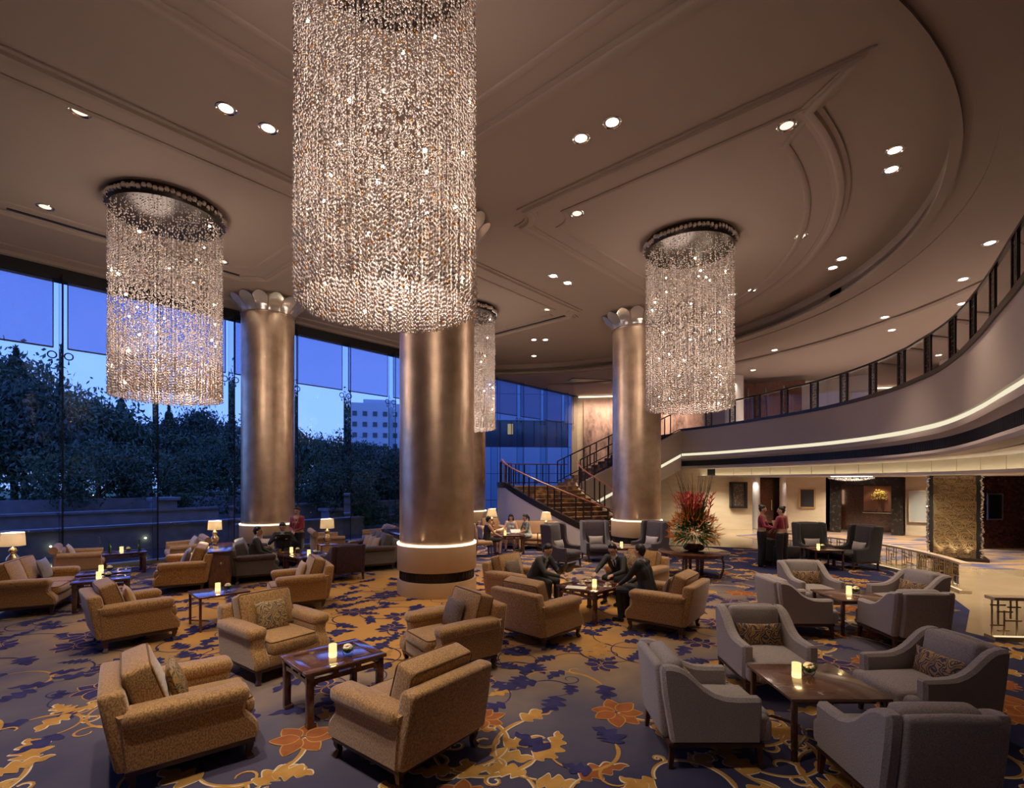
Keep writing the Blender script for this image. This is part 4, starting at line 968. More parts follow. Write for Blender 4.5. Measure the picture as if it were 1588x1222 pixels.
lounge_chair('slate_sofa', 'slate grey sofa carrying three yellow pillows', 'sofa', 1.75, 3, 'slate_weave', loc=(-3.92, 13.75, 0), f=(-.86, -.51), armfab='scroll_brown')
for k in range(3): pillow('yellow silk pillow on the slate sofa, %s' % ['nearest the camera', 'middle of the three', 'farthest of the three'][k], 'silkgold', on_chair((-3.92, 13.75), (-.86, -.51), .42-.42*k, -.06, .64), .40, .40, .13, face(-.86, -.51)+.1, .4, .15)
grey_chair('wine_armchair', 'dark wine coloured armchair with its back to us', 'wine_weave', .80, None, (-4.05, 12.0, 0), (-.62, .78))
lounge_chair('wine_settee', 'dark wine settee behind the man reading a menu', 'sofa', .98, 1, 'wine_weave', loc=(-6.48, 14.05, 0), f=(.40, -.92), cush=False)
pillow('ivory pillow on the wine settee beside the reading man', 'silkivory', (-6.70, 13.75, .60), .36, .34, .12, face(.4, -.92), .35)
def console(label, loc, f, L, h, d=.5):
    t = thing('console', label, 'console', loc, face(*f))
    obj('top', MB().soft((0, 0, h-.02), (L, d, .04), .006), K['wood'], t)
    obj('body', MB().soft((0, 0, (h-.10)/2+.05), (L-.04, d-.04, h-.10), .006), K['wood'], t); obj('foot', MB().box((0, 0, .025), (L-.10, d-.1, .05)), K['black'], t, smooth=False)
    for s_ in (-1, 1): obj('end_panel', MB().soft((s_*(L/2-.015), 0, h/2), (.012, d-.10, h-.2), .004), K['walnut'], t)
    return t
console('long dark console behind the two seat gold sofa', (-6.71, 11.57, 0), (.877, .481), 1.75, .82, .46)
console('long dark console left of the middle column', (-3.20, 14.45, 0), (.86, .51), 2.3, .86, .5)

# ---------------------------------------------------------------- grey armchairs on the right
GR = [
 ((1.66, 4.45), (1, 0), 'grey armchair left of the nearest walnut table, seen from its side', 'dmk_gold', 'narrow scroll pillow seen edge-on in the grey chair left of the nearest table'),
 ((2.88, 5.72), (-.03, -1), 'grey armchair facing us behind the nearest walnut table', 'dmk_gold', 'wide gold scroll pillow in the grey chair behind the nearest table'),
 ((3.98, 4.83), (-1, -.06), 'grey armchair right of the nearest walnut table', 'dmk_gold', 'wide gold scroll pillow in the grey chair right of the nearest table'),
 ((2.83, 3.66), (.02, 1), 'grey armchair at the bottom right with its back to us', None, ''),
 ((4.40, 7.82), (1, .0), 'grey armchair left of the farther walnut table', None, ''),
 ((5.43, 9.12), (0, -1), 'grey armchair facing us behind the farther walnut table', 'dmk_gold', 'gold scroll pillow in the grey chair behind the farther table'),
 ((6.50, 8.30), (-1, -.08), 'grey armchair right of the farther walnut table', 'dmk_gold', 'gold scroll pillow in the grey chair right of the farther table'),
 ((5.58, 7.18), (.03, 1), 'grey armchair with its back to us at the farther walnut table', None, ''),
]
gproto = None
for i, (p, f, lab, pl, plab) in enumerate(GR):
    if gproto is None: gproto = grey_chair('grey_armchair', lab, group='grey armchairs round the walnut tables', loc=(*p, 0), f=f)
    else: dup(gproto, (*p, 0), face(*f), lab)
    if pl: pillow(plab, pl, on_chair(p, f, .0, -.115, .555), .52, .27, .13, face(*f), .22)
# ---------------------------------------------------------------- wing chairs
WC = [
 ((1.38, 13.75), (.78, -.62), 'purple_felt', 'dark purple wing chair left of the group before the stairs', 'silkgrey'),
 ((2.50, 14.75), (.12, -1), 'purple_felt', 'dark purple wing chair facing us in front of the stairs', 'silkgrey'),
 ((4.02, 14.7), (-.80, -.60), 'purple_felt', 'dark purple wing chair in front of the flared column', 'silkgrey'),
 ((8.50, 14.1), (-.05, -1), 'charcoal_felt', 'black wing chair facing us beside the hostesses', 'silkgrey'),
 ((9.18, 13.42), (-1, -.12), 'charcoal_felt', 'black wing chair seen from its side by the brass balustrade', 'silkgrey'),
 ((7.42, 13.95), (1, .0), 'charcoal_felt', 'black wing chair half hidden behind the hostess', None),
]
for i, (p, f, fab, lab, pl) in enumerate(WC):
    if i == 5:
        t = thing('low_armchair', 'black low armchair half hidden behind the hostess', 'armchair', (*p, 0), face(*f)); F = K[fab]
        obj('seat_cushion', MB().soft((0, .06, .36), (.62, .72, .16), .05, (0, 0, .02), 2, fine=True), F, t); obj('back', MB().soft((0, -.34, .45), (.78, .14, .62), .04, fine=True), F, t)
        for s_ in (-1, 1):
            obj('arm', MB().soft((s_*.37, 0, .40), (.11, .72, .34), .04, fine=True), F, t)
            for sy in (-1, 1): obj('leg', MB().tube([(s_*.34, sy*.32, .25), (s_*.34, sy*.33, 0)], [.03, .02], 4, up=(1, 0, 0)), K['legwood'], t)
        continue
    w = wing_chair('wing_chair', lab, fab, group='dark wing chairs', loc=(*p, 0), f=f)
    if pl: pillow('silver silk pillow on the %s' % lab.replace('facing us ', ''), pl, on_chair(p, f, 0, -.10, .58), .44, .26, .12, face(*f), .25)

# ---------------------------------------------------------------- tables
def opium_table(label, loc, rz, L=.84, W=.70, h=.54, group='rosewood tables with cut aprons'):
    t = thing('rosewood_table', label, 'table', loc, rz, group); m = K['wood']
    fr = MB()
    for (cx, cy, sx, sy) in ((0, W/2-.05, L, .10), (0, -W/2+.05, L, .10), (L/2-.05, 0, .10, W-.2), (-L/2+.05, 0, .10, W-.2)): fr.soft((cx, cy, h-.0175), (sx, sy, .035), .005)
    obj('top_frame', fr, m, t); obj('top_panel', MB().soft((0, 0, h-.022), (L-.19, W-.19, .03), .004), K['wood'], t)
    for s_ in (-1, 1):
        for ax in (0, 1):
            D = (L if ax == 0 else W)-.10; o_ = ((W if ax == 0 else L)/2-.045)*s_
            ap = MB()
            segs = [(0, h-.045, D, .02), (0, h-.105, D, .04)]+[(q*D/2, h-.07, .06, .035) for q in (-.97, -.32, .32, .97)]
            for (c, z, l_, hh) in segs:
                ap.box((c, o_, z) if ax == 0 else (o_, c, z), (l_, .028, hh) if ax == 0 else (.028, l_, hh))
            for e_ in (-1, 1):
                for k in range(3): q = e_*(D/2-.02-.022*k); ap.box((q, o_, h-.13-.006*(2-k)) if ax == 0 else (o_, q, h-.13-.006*(2-k)), (.022, .026, .03-.008*k) if ax == 0 else (.026, .022, .03-.008*k))
            obj('apron', ap, m, t, smooth=False)
    for sx in (-1, 1):
        for sy in (-1, 1):
            x, y = sx*(L/2-.055), sy*(W/2-.055)
            obj('leg', MB().soft((x, y, (h-.03)/2), (.066, .066, h-.03), .008).soft((x-sx*.012, y-sy*.012, .022), (.088, .088, .044), .01), m, t)
    return t
def walnut_table(label, loc, rz, L=.84, W=.80, h=.54):
    t = thing('walnut_table', label, 'table', loc, rz, 'walnut tables between the grey armchairs')
    obj('top', MB().soft((0, 0, h-.0125), (L, W, .025), .004), K['walnut'], t)
    obj('apron', MB().soft((0, 0, h-.05), (L-.16, W-.16, .05), .004), K['wood'], t)
    for sx in (-1, 1):
        for sy in (-1, 1): obj('leg', MB().soft((sx*(L/2-.045), sy*(W/2-.045), (h-.025)/2), (.042, .042, h-.025), .005), K['wood'], t)
    for s_ in (-1, 1):
        P = [(s_*(L/2-.05), -(W/2-.05), .10), (s_*.16, -.14, .10), (s_*.10, 0, .10), (s_*.16, .14, .10), (s_*(L/2-.05), W/2-.05, .10)]
        obj('stretcher', MB().tube([tuple(q) for q in spline(P, 5)], .016, 6), K['wood'], t)
    return t
def slim_table(label, loc, rz, L=.74, W=.70, h=.54):
    t = thing('slim_table', label, 'table', loc, rz)
    obj('top', MB().soft((0, 0, h-.014), (L, W, .028), .004), K['wood'], t)
    for sx in (-1, 1):
        for sy in (-1, 1): obj('leg', MB().soft((sx*(L/2-.03), sy*(W/2-.03), h/2-.014), (.034, .034, h-.028), .004), K['wood'], t)
    for s_ in (-1, 1):
        P = [(s_*(L/2-.03), -(W/2-.03), .06), (s_*.15, -.10, .06), (s_*.12, 0, .06), (s_*.15, .10, .06), (s_*(L/2-.03), W/2-.03, .06)]
        obj('stretcher', MB().tube([tuple(q) for q in spline(P, 5)], .013, 6), K['wood'], t)
    return t
TB = []
opium_table('nearest rosewood table reflecting blue window light', (-1.857, 5.22, 0), math.atan2(.57, .594))
slim_table('square table on thin legs with curved stretcher', (-4.80, 8.22, 0), .78)
opium_table('rosewood table at far left, front of the pair', (-7.60, 9.30, 0), .62, .84, .60)
opium_table('rosewood table at far left, rear of the pair', (-8.12, 10.0, 0), .62, .84, .60)
opium_table('rosewood table by the window carrying two green bottles', (-9.87, 12.75, 0), .75, .90, .70)
opium_table('rosewood table before the reading man, near half', (-4.93, 12.25, 0), -.70, .72, .95)
opium_table('rosewood table before the reading man, far half', (-5.49, 12.73, 0), -.70, .72, .95)
opium_table('rosewood table with tea cups between the suited men', (1.39, 8.72, 0), .75, .92, .86)
walnut_table('nearest walnut table between four grey armchairs', (2.735, 4.55, 0), 0)
walnut_table('farther walnut table between four grey armchairs', (5.38, 7.95, 0), 0)
walnut_table('dark table between the black wing chairs', (8.25, 13.35, 0), 0, .8, .7)
walnut_table('dark table between the purple wing chairs', (3.15, 13.75, 0), 0, .8, .7)
def side_table(label, loc, h=.62, w=.46):
    t = thing('side_table', label, 'table', loc, .6)
    obj('top', MB().soft((0, 0, h-.015), (w, w, .03), .005), K['wood'], t); obj('shelf', MB().soft((0, 0, .12), (w-.06, w-.06, .02), .004), K['wood'], t)
    for sx in (-1, 1):
        for sy in (-1, 1): obj('leg', MB().soft((sx*(w/2-.03), sy*(w/2-.03), h/2-.015), (.03, .03, h-.03), .004), K['wood'], t)
    return t
# ---------------------------------------------------------------- candles and posies
cand_me = [MB().lathe([(.038, 0), (.040, .005), (.040, .05)], 18).mesh('candle_glow', K['candle']), MB().lathe([(.040, .05), (.040, .13), (.037, .13), (.037, .06)], 18, caps=False).mesh('glass_sleeve', K['candletop'])]
cg = bpy.data.lights.new('candle_light', 'POINT'); cg.energy = .8; cg.color = (1, .6, .25); cg.shadow_soft_size = .03
def candle(x, y, z, label):
    t = thing('candle_holder', label, 'candle', (x, y, z), 0, 'glowing glass candle holders')
    obj('candle_glow', cand_me[0], None, t); obj('glass_sleeve', cand_me[1], None, t)
    l = bpy.data.objects.new('candle_light', cg); C.objects.link(l); l.parent = t; l.location = (0, 0, .17)
bowl_me = MB().lathe([(.025, 0), (.045, .012), (.055, .04), (.045, .075), (.04, .085)], 16, caps=False).mesh('glass_bowl', K['paneglass'])
def petals_mesh():
    b = MB(); r_ = random.Random(5)
    for k in range(26):
        th, ph = r_.uniform(0, 2*PI), r_.uniform(0, 1.4); c = Vector((math.cos(th)*math.cos(ph), math.sin(th)*math.cos(ph), math.sin(ph)))*.034+Vector((0, 0, .075))
        b.lathe([(.002, -.012), (.018, -.004), (.016, .008), (.002, .012)], 6, c)
    return b.mesh('white_bloom', K['petal'])
bloom_me = petals_mesh()
def leafring():
    b = MB()
    for k in range(9):
        a = 2*PI*k/9; p = [(.02*math.cos(a), .02*math.sin(a), .03), (.055*math.cos(a), .055*math.sin(a), .065), (.07*math.cos(a+.2), .07*math.sin(a+.2), .085)]
        b.tube(p, [.012, .016, .002], 4, flat=.3)
    return b.mesh('leaves', K['leaf'])
lring_me = leafring()
def posy(x, y, z, label):
    t = thing('posy', label, 'flowers', (x, y, z), 0, 'white posies in glass bowls')
    obj('glass_bowl', bowl_me, None, t); obj('white_bloom', bloom_me, None, t); obj('leaves', lring_me, None, t)
for (x, y, w) in ((-1.84, 5.15, 'nearest rosewood table'), (-4.82, 8.22, 'thin-legged square table'), (-7.62, 9.25, 'front table of the far left pair'), (-8.15, 9.95, 'rear table of the far left pair'), (-9.90, 12.72, 'window table with the bottles'), (-4.92, 12.15, 'near half of the reading man\'s table'), (-5.55, 12.62, 'far half of the reading man\'s table'), (2.62, 4.62, 'nearest walnut table'), (5.36, 7.98, 'farther walnut table'), (8.12, 13.3, 'table between the black wing chairs')):
    candle(x, y, .54, 'glowing candle holder on the %s' % w); posy(x+.14, y+.045, .54, 'white posy in a glass bowl on the %s' % w)
candle(1.40, 8.52, .54, 'glowing candle holder on the suited men\'s table'); candle(3.0, 13.75, .54, 'glowing candle holder on the table before the stairs')
# ---------------------------------------------------------------- table lamps
def table_lamp(x, y, z, label, s_=1.0, drum=True):
    t = thing('table_lamp', label, 'lamp', (x, y, z), 0, 'gilded gourd table lamps'); t.scale = (s_, s_, s_)
    obj('base', MB().lathe([(.07, 0), (.075, .02), (.06, .03), (.055, .05), (.10, .10), (.115, .16), (.095, .22), (.05, .27), (.045, .285), (.062, .31), (.07, .345), (.055, .38), (.025, .41), (.02, .47)], 24), K['goldlamp'], t)
    if drum: prof = [(.19, .44), (.175, .70), (.170, .70), (.185, .44)]
    else: prof = [(.20, .44), (.14, .72), (.135, .72), (.195, .44)]
    obj('lamp_shade', MB().lathe(prof, 28, caps=False), K['lampshade'], t)
    obj('bulb', MB().lathe([(.0, .50), (.03, .53), (.035, .56), (.0, .60)], 10), K['lampglow'], t)
    d = bpy.data.lights.new('lamp_light', 'POINT'); d.energy = 80; d.color = (1, .78, .5); d.shadow_soft_size = .05
    l = bpy.data.objects.new('lamp_light', d); C.objects.link(l); l.parent = t; l.location = (0, 0, .57)
side_table('small dark side table behind the sofa at the left edge', (-9.85, 9.9, 0), .62); table_lamp(-9.85, 9.9, .62, 'gilded table lamp at the left picture edge')
table_lamp(-7.12, 12.02, .82, 'gilded table lamp on the console behind the gold sofa', .80)
side_table('small dark side table beside the slate sofa', (-5.10, 13.85, 0), .60); table_lamp(-5.10, 13.85, .60, 'gilded table lamp beside the slate sofa', .98)
side_table('dark side table beside the seated women', (1.13, 16.6, 0), .62); table_lamp(1.13, 16.6, .62, 'table lamp with conical shade right of the seated women', .95, False)
side_table('dark side table near the lone woman', (-.72, 17.9, 0), .62); table_lamp(-.72, 17.9, .62, 'table lamp with conical shade behind the lone woman', 1.0, False)
# ---------------------------------------------------------------- far group: sofa, chair, table
lounge_chair('tan_sofa', 'tan sofa by the stair wall under the two women', 'sofa', 2.0, 2, 'tan_velvet', loc=(.55, 17.55, 0), f=(-.30, -.95), back_h=.86)
lounge_chair('tan_armchair', 'tan armchair between the lamp and the long haired woman', 'armchair', .9, 1, 'tan_velvet', loc=(-.75, 18.95, 0), f=(.3, -.95))
tsc = thing('side_chair', 'tan upholstered side chair under the lone woman', 'chair', (-.92, 15.55, 0), face(.95, .25))
obj('seat', MB().soft((0, .02, .43), (.52, .52, .12), .04, (0, 0, .02), 2, fine=True), K['tan_velvet'], tsc); obj('backrest', MB().soft((0, -.25, .74), (.52, .09, .60), .04, rot=rx(.12), fine=True), K['tan_velvet'], tsc)
for sx in (-1, 1):
    for sy in (-1, 1): obj('leg', MB().tube([(sx*.22, sy*.22, .38), (sx*.23, sy*.25, 0)], [.03, .018], 4, up=(1, 0, 0)), K['legwood'], tsc)
opium_table('rosewood table between the lone woman and the pair', (-.10, 16.2, 0), .1, 1.0, .62, .60)
candle(-.22, 16.15, .60, 'glowing candle holder on the women\'s table')
# bottles by the window
for k, (x, y) in enumerate(((-10.12, 12.62), (-9.62, 12.95))):
    t = obj('bottle', MB().lathe([(.03, 0), (.034, .01), (.034, .15), (.014, .21), (.013, .27), (.0, .27)], 14), K['bottle']); t.location = (x, y, .54); tag(t, ['green glass bottle left of the candle on the window table', 'green glass bottle right of the candle on the window table'][k], 'bottle', 'green bottles')
ju = thing('juice_glass', 'glass of orange juice before the reading man', 'glass', (-5.78, 12.5, .54)); obj('glass_wall', MB().lathe([(.03, 0), (.034, .12), (.032, .12), (.028, .01)], 14), K['paneglass'], ju); obj('juice', MB().lathe([(.027, .006), (.030, .10), (.0, .10)], 14), mat('orange_juice', (.8, .38, .03), .3), ju)
# tea things on the men's table
def teacup(x, y, label):
    t = thing('teacup', label, 'cup', (x, y, .54), 0, 'china tea cups')
    obj('saucer', MB().lathe([(.03, 0), (.07, .012), (.068, .016), (.03, .006)], 20), K['whitecup'], t)
    obj('cup', MB().lathe([(.02, .012), (.034, .03), (.042, .075), (.039, .075), (.03, .03), (.0, .022)], 18), K['whitecup'], t)
    obj('handle', MB().tube([(.038, 0, .065), (.062, 0, .06), (.060, 0, .038), (.036, 0, .032)], .005, 6), K['whitecup'], t)
teacup(1.62, 8.50, 'china tea cup nearest the man on the right'); teacup(1.36, 8.98, 'china tea cup under the middle man\'s hand'); teacup(1.20, 8.72, 'china tea cup beside the candle'); teacup(1.00, 8.95, 'china tea cup before the man with the folder')
nw = obj('newspaper', MB().soft((0, 0, .006), (.34, .22, .012), .003), K['paper']); nw.location = (1.08, 8.45, .54); nw.rotation_euler = (0, 0, -.3); tag(nw, 'folded newspaper on the suited men\'s table', 'newspaper')
# reception desk by the hostesses
ds = thing('host_stand', 'dark wooden host stand between the two hostesses', 'podium', (7.24, 14.12, 0), -.3)
obj('body', MB().soft((0, 0, .55), (.42, .45, 1.10), .01), K['wood'], ds); obj('sloped_top', MB().soft((0, 0, 1.14), (.50, .55, .035), .006, rot=rx(-.18)), K['rail_wood'], ds); obj('base', MB().soft((0, 0, .03), (.48, .5, .06), .01), K['wood'], ds)
# ---------------------------------------------------------------- round flower table
ft = thing('round_table', 'round dark pedestal table under the tall flower arrangement', 'table', (4.49, 12.4, 0))
obj('top', MB().lathe([(.0, .57), (.80, .57), (.84, .585), (.84, .60), (.82, .61), (.0, .61)], 48), K['wood'], ft)
obj('apron', MB().lathe([(.70, .50), (.70, .57)], 48), K['wood'], ft)
for k in range(4):
    a = PI/4+PI/2*k+.1; c, s_ = math.cos(a), math.sin(a)
    obj('leg', MB().tube([tuple(q) for q in spline([(.62*c, .62*s_, .56), (.70*c, .70*s_, .42), (.70*c, .70*s_, .22), (.62*c, .62*s_, .0)], 5)], .028, 6), K['wood'], ft)
for k in range(4):
    a = PI/2*k+.1; obj('centre_post', MB().soft((.2*math.cos(a), .2*math.sin(a), .28), (.07, .07, .56), .01), K['wood'], ft)
fa = thing('flower_arrangement', 'tall arrangement of red heliconia and orange strelitzia in a dark bowl', 'flowers', (4.49, 12.4, .61))
obj('bowl', MB().lathe([(.10, 0), (.22, .03), (.27, .10), (.22, .17), (.20, .18)], 28), K['wood'], fa)
fr_ = random.Random(21)
def blade(mb, p, d, L, w, droop, m=0):
    d = Vector(d).normalized(); P = [Vector(p)]; k = 5
    for i in range(k):
        d = (d+Vector((0, 0, -droop/k))).normalized(); P.append(P[-1]+d*(L/k))
    mb.tube(P, [w*.5, w, w*1.05, w*.8, w*.45, .002], 4, m, flat=.25)
lv = MB()
for k in range(560):
    th = fr_.uniform(0, 2*PI); ph = fr_.uniform(-.45, 1.25); r0 = .26
    c = Vector((math.cos(th)*math.cos(ph), math.sin(th)*math.cos(ph), math.sin(ph)))
    blade(lv, Vector((0, 0, .42))+c*r0, c+Vector((0, 0, .25)), fr_.uniform(.28, .46), fr_.uniform(.012, .022), fr_.uniform(.3, 1.3))
for k in range(110):
    th = fr_.uniform(0, 2*PI); c = Vector((math.cos(th)*.35, math.sin(th)*.35, 1)); blade(lv, (c.x*.4, c.y*.4, .72), c, fr_.uniform(.35, .7), .018, .2)
obj('foliage', lv, K['leaf'], fa, kind='stuff')
ob_ = MB()
for k in range(330):
    th = fr_.uniform(0, 2*PI); ph = fr_.uniform(-.35, 1.05); c = Vector((math.cos(th)*math.cos(ph), math.sin(th)*math.cos(ph), math.sin(ph)))
    p = Vector((0, 0, .43))+c*fr_.uniform(.48, .62); d = (c+Vector((fr_.uniform(-.6, .6), fr_.uniform(-.6, .6), fr_.uniform(-.2, .7)))).normalized()
    ob_.tube([p, p+d*.06, p+d*.13], [.006, .013, .001], 4)
obj('orange_blooms', ob_, K['orange_bract'], fa, kind='stuff')
rb_ = MB()
for k in range(34):
    th = fr_.uniform(0, 2*PI); r_ = fr_.uniform(.05, .42); p = Vector((r_*math.cos(th), r_*math.sin(th), fr_.uniform(.98, 1.12))); tilt = Vector((p.x*.5, p.y*.5, 1)).normalized()
    for j in range(5):
        q = p+tilt*(.075*j); a = th+(PI if j % 2 else 0)+fr_.uniform(-.4, .4); d = Vector((math.cos(a), math.sin(a), .9)).normalized()
        rb_.tube([q, q+d*.06, q+d*.13], [.012, .018, .002], 4, flat=.6)
    rb_.tube([p-tilt*.3, p+tilt*.36], .007, 4)
obj('red_blooms', rb_, K['red_bract'], fa, kind='stuff')
tw = MB()
for k in range(70):
    th = fr_.uniform(0, 2*PI); r_ = fr_.uniform(.0, .3); b = Vector((r_*math.cos(th), r_*math.sin(th), .95)); e_ = b+Vector((math.cos(th)*fr_.uniform(.05, .42), math.sin(th)*fr_.uniform(.05, .42), fr_.uniform(.6, 1.05)))
    tw.tube([b, (b+e_)/2+Vector((fr_.uniform(-.04, .04), fr_.uniform(-.04, .04), 0)), e_], [.005, .004, .002], 3)
obj('twigs', tw, K['twig'], fa, kind='stuff')
# ================================================================ chandeliers
def chandelier_meshes(zb, seed, dens=1.0, size=1.0):
    rs = np.random.RandomState(seed)
    zt = 7.62
    rings = [(.945, 190), (.89, 165), (.76, 70), (.58, 40), (.40, 26), (.20, 12)]
    Vs = []; n_c = 0
    cen = []; rad = []
    for ri_, (R, n) in enumerate(rings):
        n = int(n*dens)
        for k in range(n):
            a = 2*PI*(k+rs.uniform(-.25, .25))/n; r = R+rs.uniform(-.02, .02)
            dome = .10*(1-(R/.945)**2)
            z = zt-rs.uniform(0, .1)
            while z > zb-dome+.0:
                h = (z-zb)/(zt-zb)
                # soft spiral bands of denser crystal, solid towards the bottom
                band = .5+.5*math.sin(a*1.0+h*13.0+ri_)
                dn = .34+.42*band*(h < .85)+.55*max(0, 1-h*2.6)
                if ri_ >= 2: dn *= .55 if h > .12 else 1.3
                if rs.rand() < dn:
                    cen.append((r*math.cos(a)+rs.uniform(-.006, .006), r*math.sin(a)+rs.uniform(-.006, .006), z)); rad.append(rs.uniform(.009, .0155)*size*(1.25 if h < .2 else 1))
                z -= .044*size
    cen = np.array(cen); rad = np.array(rad); N = len(cen)
    base = np.array([(1, 0, 0), (0, 1, 0), (-1, 0, 0), (0, -1, 0), (0, 0, 1.35), (0, 0, -1.35)])
    ang = rs.uniform(0, PI, N); ca, sa = np.cos(ang), np.sin(ang)
    V = np.empty((N, 6, 3))
    for i, b in enumerate(base):
        V[:, i, 0] = cen[:, 0]+(b[0]*ca-b[1]*sa)*rad; V[:, i, 1] = cen[:, 1]+(b[0]*sa+b[1]*ca)*rad; V[:, i, 2] = cen[:, 2]+b[2]*rad
    tri = np.array([(0, 1, 4), (1, 2, 4), (2, 3, 4), (3, 0, 4), (1, 0, 5), (2, 1, 5), (3, 2, 5), (0, 3, 5)])
    Fc = (tri[None]+(np.arange(N)*6)[:, None, None]).reshape(-1, 3)
    me = bpy.data.meshes.new('crystals')
    me.vertices.add(N*6); me.vertices.foreach_set('co', V.reshape(-1))
    me.loops.add(len(Fc)*3); me.loops.foreach_set('vertex_index', Fc.reshape(-1).astype(np.int32))
    me.polygons.add(len(Fc)); me.polygons.foreach_set('loop_start', np.arange(len(Fc), dtype=np.int32)*3)
    me.materials.append(K['crystal']); me.materials.append(K['amber'])
    mi = np.repeat((rs.rand(N) < .05).astype(np.int32), 8); me.polygons.foreach_set('material_index', mi)
    me.update(calc_edges=True); me.validate()
    wires = MB()
    for (R, n) in rings[:3]:
        for k in range(0, int(n*dens), 2):
            a = 2*PI*k/(n*dens); wires.bar((R*math.cos(a), R*math.sin(a), zt+.05), (R*math.cos(a), R*math.sin(a), zb+.05), .0014, .0014)
    return me, wires.mesh('wires', K['bronze'], False)
bulb_me = MB().lathe([(0, -.022), (.016, -.012), (.02, 0), (.016, .014), (0, .022)], 8).mesh('bulb', K['bulb'])
CH_POWER = 30.0
def chandelier(x, y, zb, label, meshes, seed, power=1.0, sr=1.0):
    t = thing('chandelier', label, 'chandelier', (x, y, 0), 0, 'crystal cylinder chandeliers'); t.scale = (sr, sr, 1)
    obj('canopy', MB().lathe([(.0, 7.86), (.98, 7.86), (.98, 7.72), (1.0, 7.70), (.97, 7.62), (.0, 7.62)], 48), K['bronze'], t)
    sc = MB(); rs = random.Random(seed)
    for k in range(70):
        a = 2*PI*k/70; sc.lathe([(.03, .05), (.05, .0), (.03, -.05)], 6, (1.0*math.cos(a), 1.0*math.sin(a), 7.72+rs.uniform(-.03, .03)))
    obj('canopy_scales', sc, K['chrome'], t, kind='stuff')
    obj('crystals', meshes[0], None, t, kind='stuff'); obj('wires', meshes[1], None, t, kind='stuff')
    L = 7.6-zb
    for k in range(34):
        a = rs.uniform(0, 2*PI); r_ = rs.choice((.90, .82, .66, .5)); h = rs.random()**1.7
        obj('bulb', bulb_me, None, t, loc=(r_*math.cos(a), r_*math.sin(a), zb+.12+h*(L-.25)))
    for k, (h, w) in enumerate(((.12, 1.6), (.28, 1.2), (.48, .7), (.70, .6), (.90, .60))):
        d = bpy.data.lights.new('chandelier_light', 'POINT'); d.energy = CH_POWER*power*w; d.color = (1, .80, .67); d.shadow_soft_size = .4
        l = bpy.data.objects.new('chandelier_light', d); C.objects.link(l); l.parent = t; a = k*2.4; l.location = (.3*math.cos(a), .3*math.sin(a), zb+h*L)
cm_front = chandelier_meshes(4.08, 1, 1.12, 1.0)
cm_side = chandelier_meshes(4.0, 2, .95, 1.12)
chandelier(-1.24, 5.03, 4.08, 'huge crystal chandelier hanging nearest the camera', cm_front, 1, 1.0, .915)
chandelier(-6.95, 10.14, 4.0, 'crystal chandelier in front of the left windows', cm_side, 2)
chandelier(4.08, 11.56, 4.0, 'crystal chandelier in front of the flared column', cm_side, 3)
chandelier(-1.50, 16.2, 4.0, 'crystal chandelier mostly hidden behind the middle column', cm_side, 4)

# ================================================================ recessed downlights
MAIN = [(-6.44, 7.48), (-4.23, 7.42), (-3.81, 7.84), (-9.39, 10.09), (-10.7, 13.01), (-7.28, 12.62), (1.11, 8.07), (1.54, 7.71), (4.26, 7.78), (1.34, 10.34), (6.5, 11.29), (6.38, 8.36), (6.72, 8.88), (1.11, 13.5), (1.55, 13.98), (1.14, 16.15), (0.86, 19.63), (1.31, 19.63), (0.97, 22.17), (8.18, 12.45), (8.30, 12.98), (6.94, 14.51), (6.51, 14.86), (-5.42, 19.45), (-4.96, 19.9)]
DIM = {0, 3, 5, 8, 9, 10, 15}
RING = [(10.27, 10.78), (11.44, 12.72), (12.99, 14.48), (11.65, 15.68), (12.89, 17.03), (11.51, 18.2), (10.28, 19.64), (11.15, 23.2), (14.79, 26.28), (7.98, 7.84)]
NEAR = [(-3.6, 3.4), (.8, 2.9), (3.0, 3.0), (-1.6, 2.6)]           # same grid, above and behind the camera's view
trim_me = MB().lathe([(.11, .01), (.135, -.012), (.145, -.004), (.145, .02)], 24, caps=False).mesh('trim_ring', K['chrome'])
well_me = MB().lathe([(.11, .01), (.09, -.004), (.0, -.004)], 24).mesh('lamp', K['lens'])
well_d = MB().lathe([(.11, .01), (.09, -.004), (.0, -.004)], 24).mesh('lamp', K['lens_dim'])
spot = bpy.data.lights.new('downlight_beam', 'SPOT'); spot.energy = DOWN; spot.color = WARM; spot.spot_size = math.radians(62); spot.spot_blend = .7; spot.shadow_soft_size = .08
spotd = bpy.data.lights.new('downlight_beam_dim', 'SPOT'); spotd.energy = DOWN*1.25; spotd.color = WARM; spotd.spot_size = math.radians(80); spotd.spot_blend = .9; spotd.shadow_soft_size = .10
spotr = bpy.data.lights.new('gallery_beam', 'SPOT'); spotr.energy = DOWN*.45; spotr.color = (1, .80, .60); spotr.spot_size = math.radians(100); spotr.spot_blend = .9; spotr.shadow_soft_size = .08
spotn = spotd.copy(); spotn.energy = DOWN*2.9; spotn.color = (1, .84, .68)
where = ['largest one at upper left', 'left of the near chandelier, left of a pair', 'left of the near chandelier, right of a pair', 'far left near the air slot', 'above the far left window shade', 'right of the left chandelier', 'right of the near chandelier, left of a pair', 'right of the near chandelier, right of a pair', 'large one at upper right', 'in the coffer left of the right chandelier', 'in the coffer right of the right chandelier', 'upper of the pair by the curved ceiling edge', 'lower of the pair by the curved ceiling edge', 'left of the pair above the flared column', 'right of the pair above the flared column', 'in the far coffer beside the air slot', 'left of the small far pair', 'right of the small far pair', 'farthest one before the blue window', 'right one of the pair beside the curved drop', 'left one of the pair beside the curved drop', 'right of the pair beside the right chandelier', 'left of the pair beside the right chandelier', 'left of the pair over the sofa windows', 'right of the pair over the sofa windows']
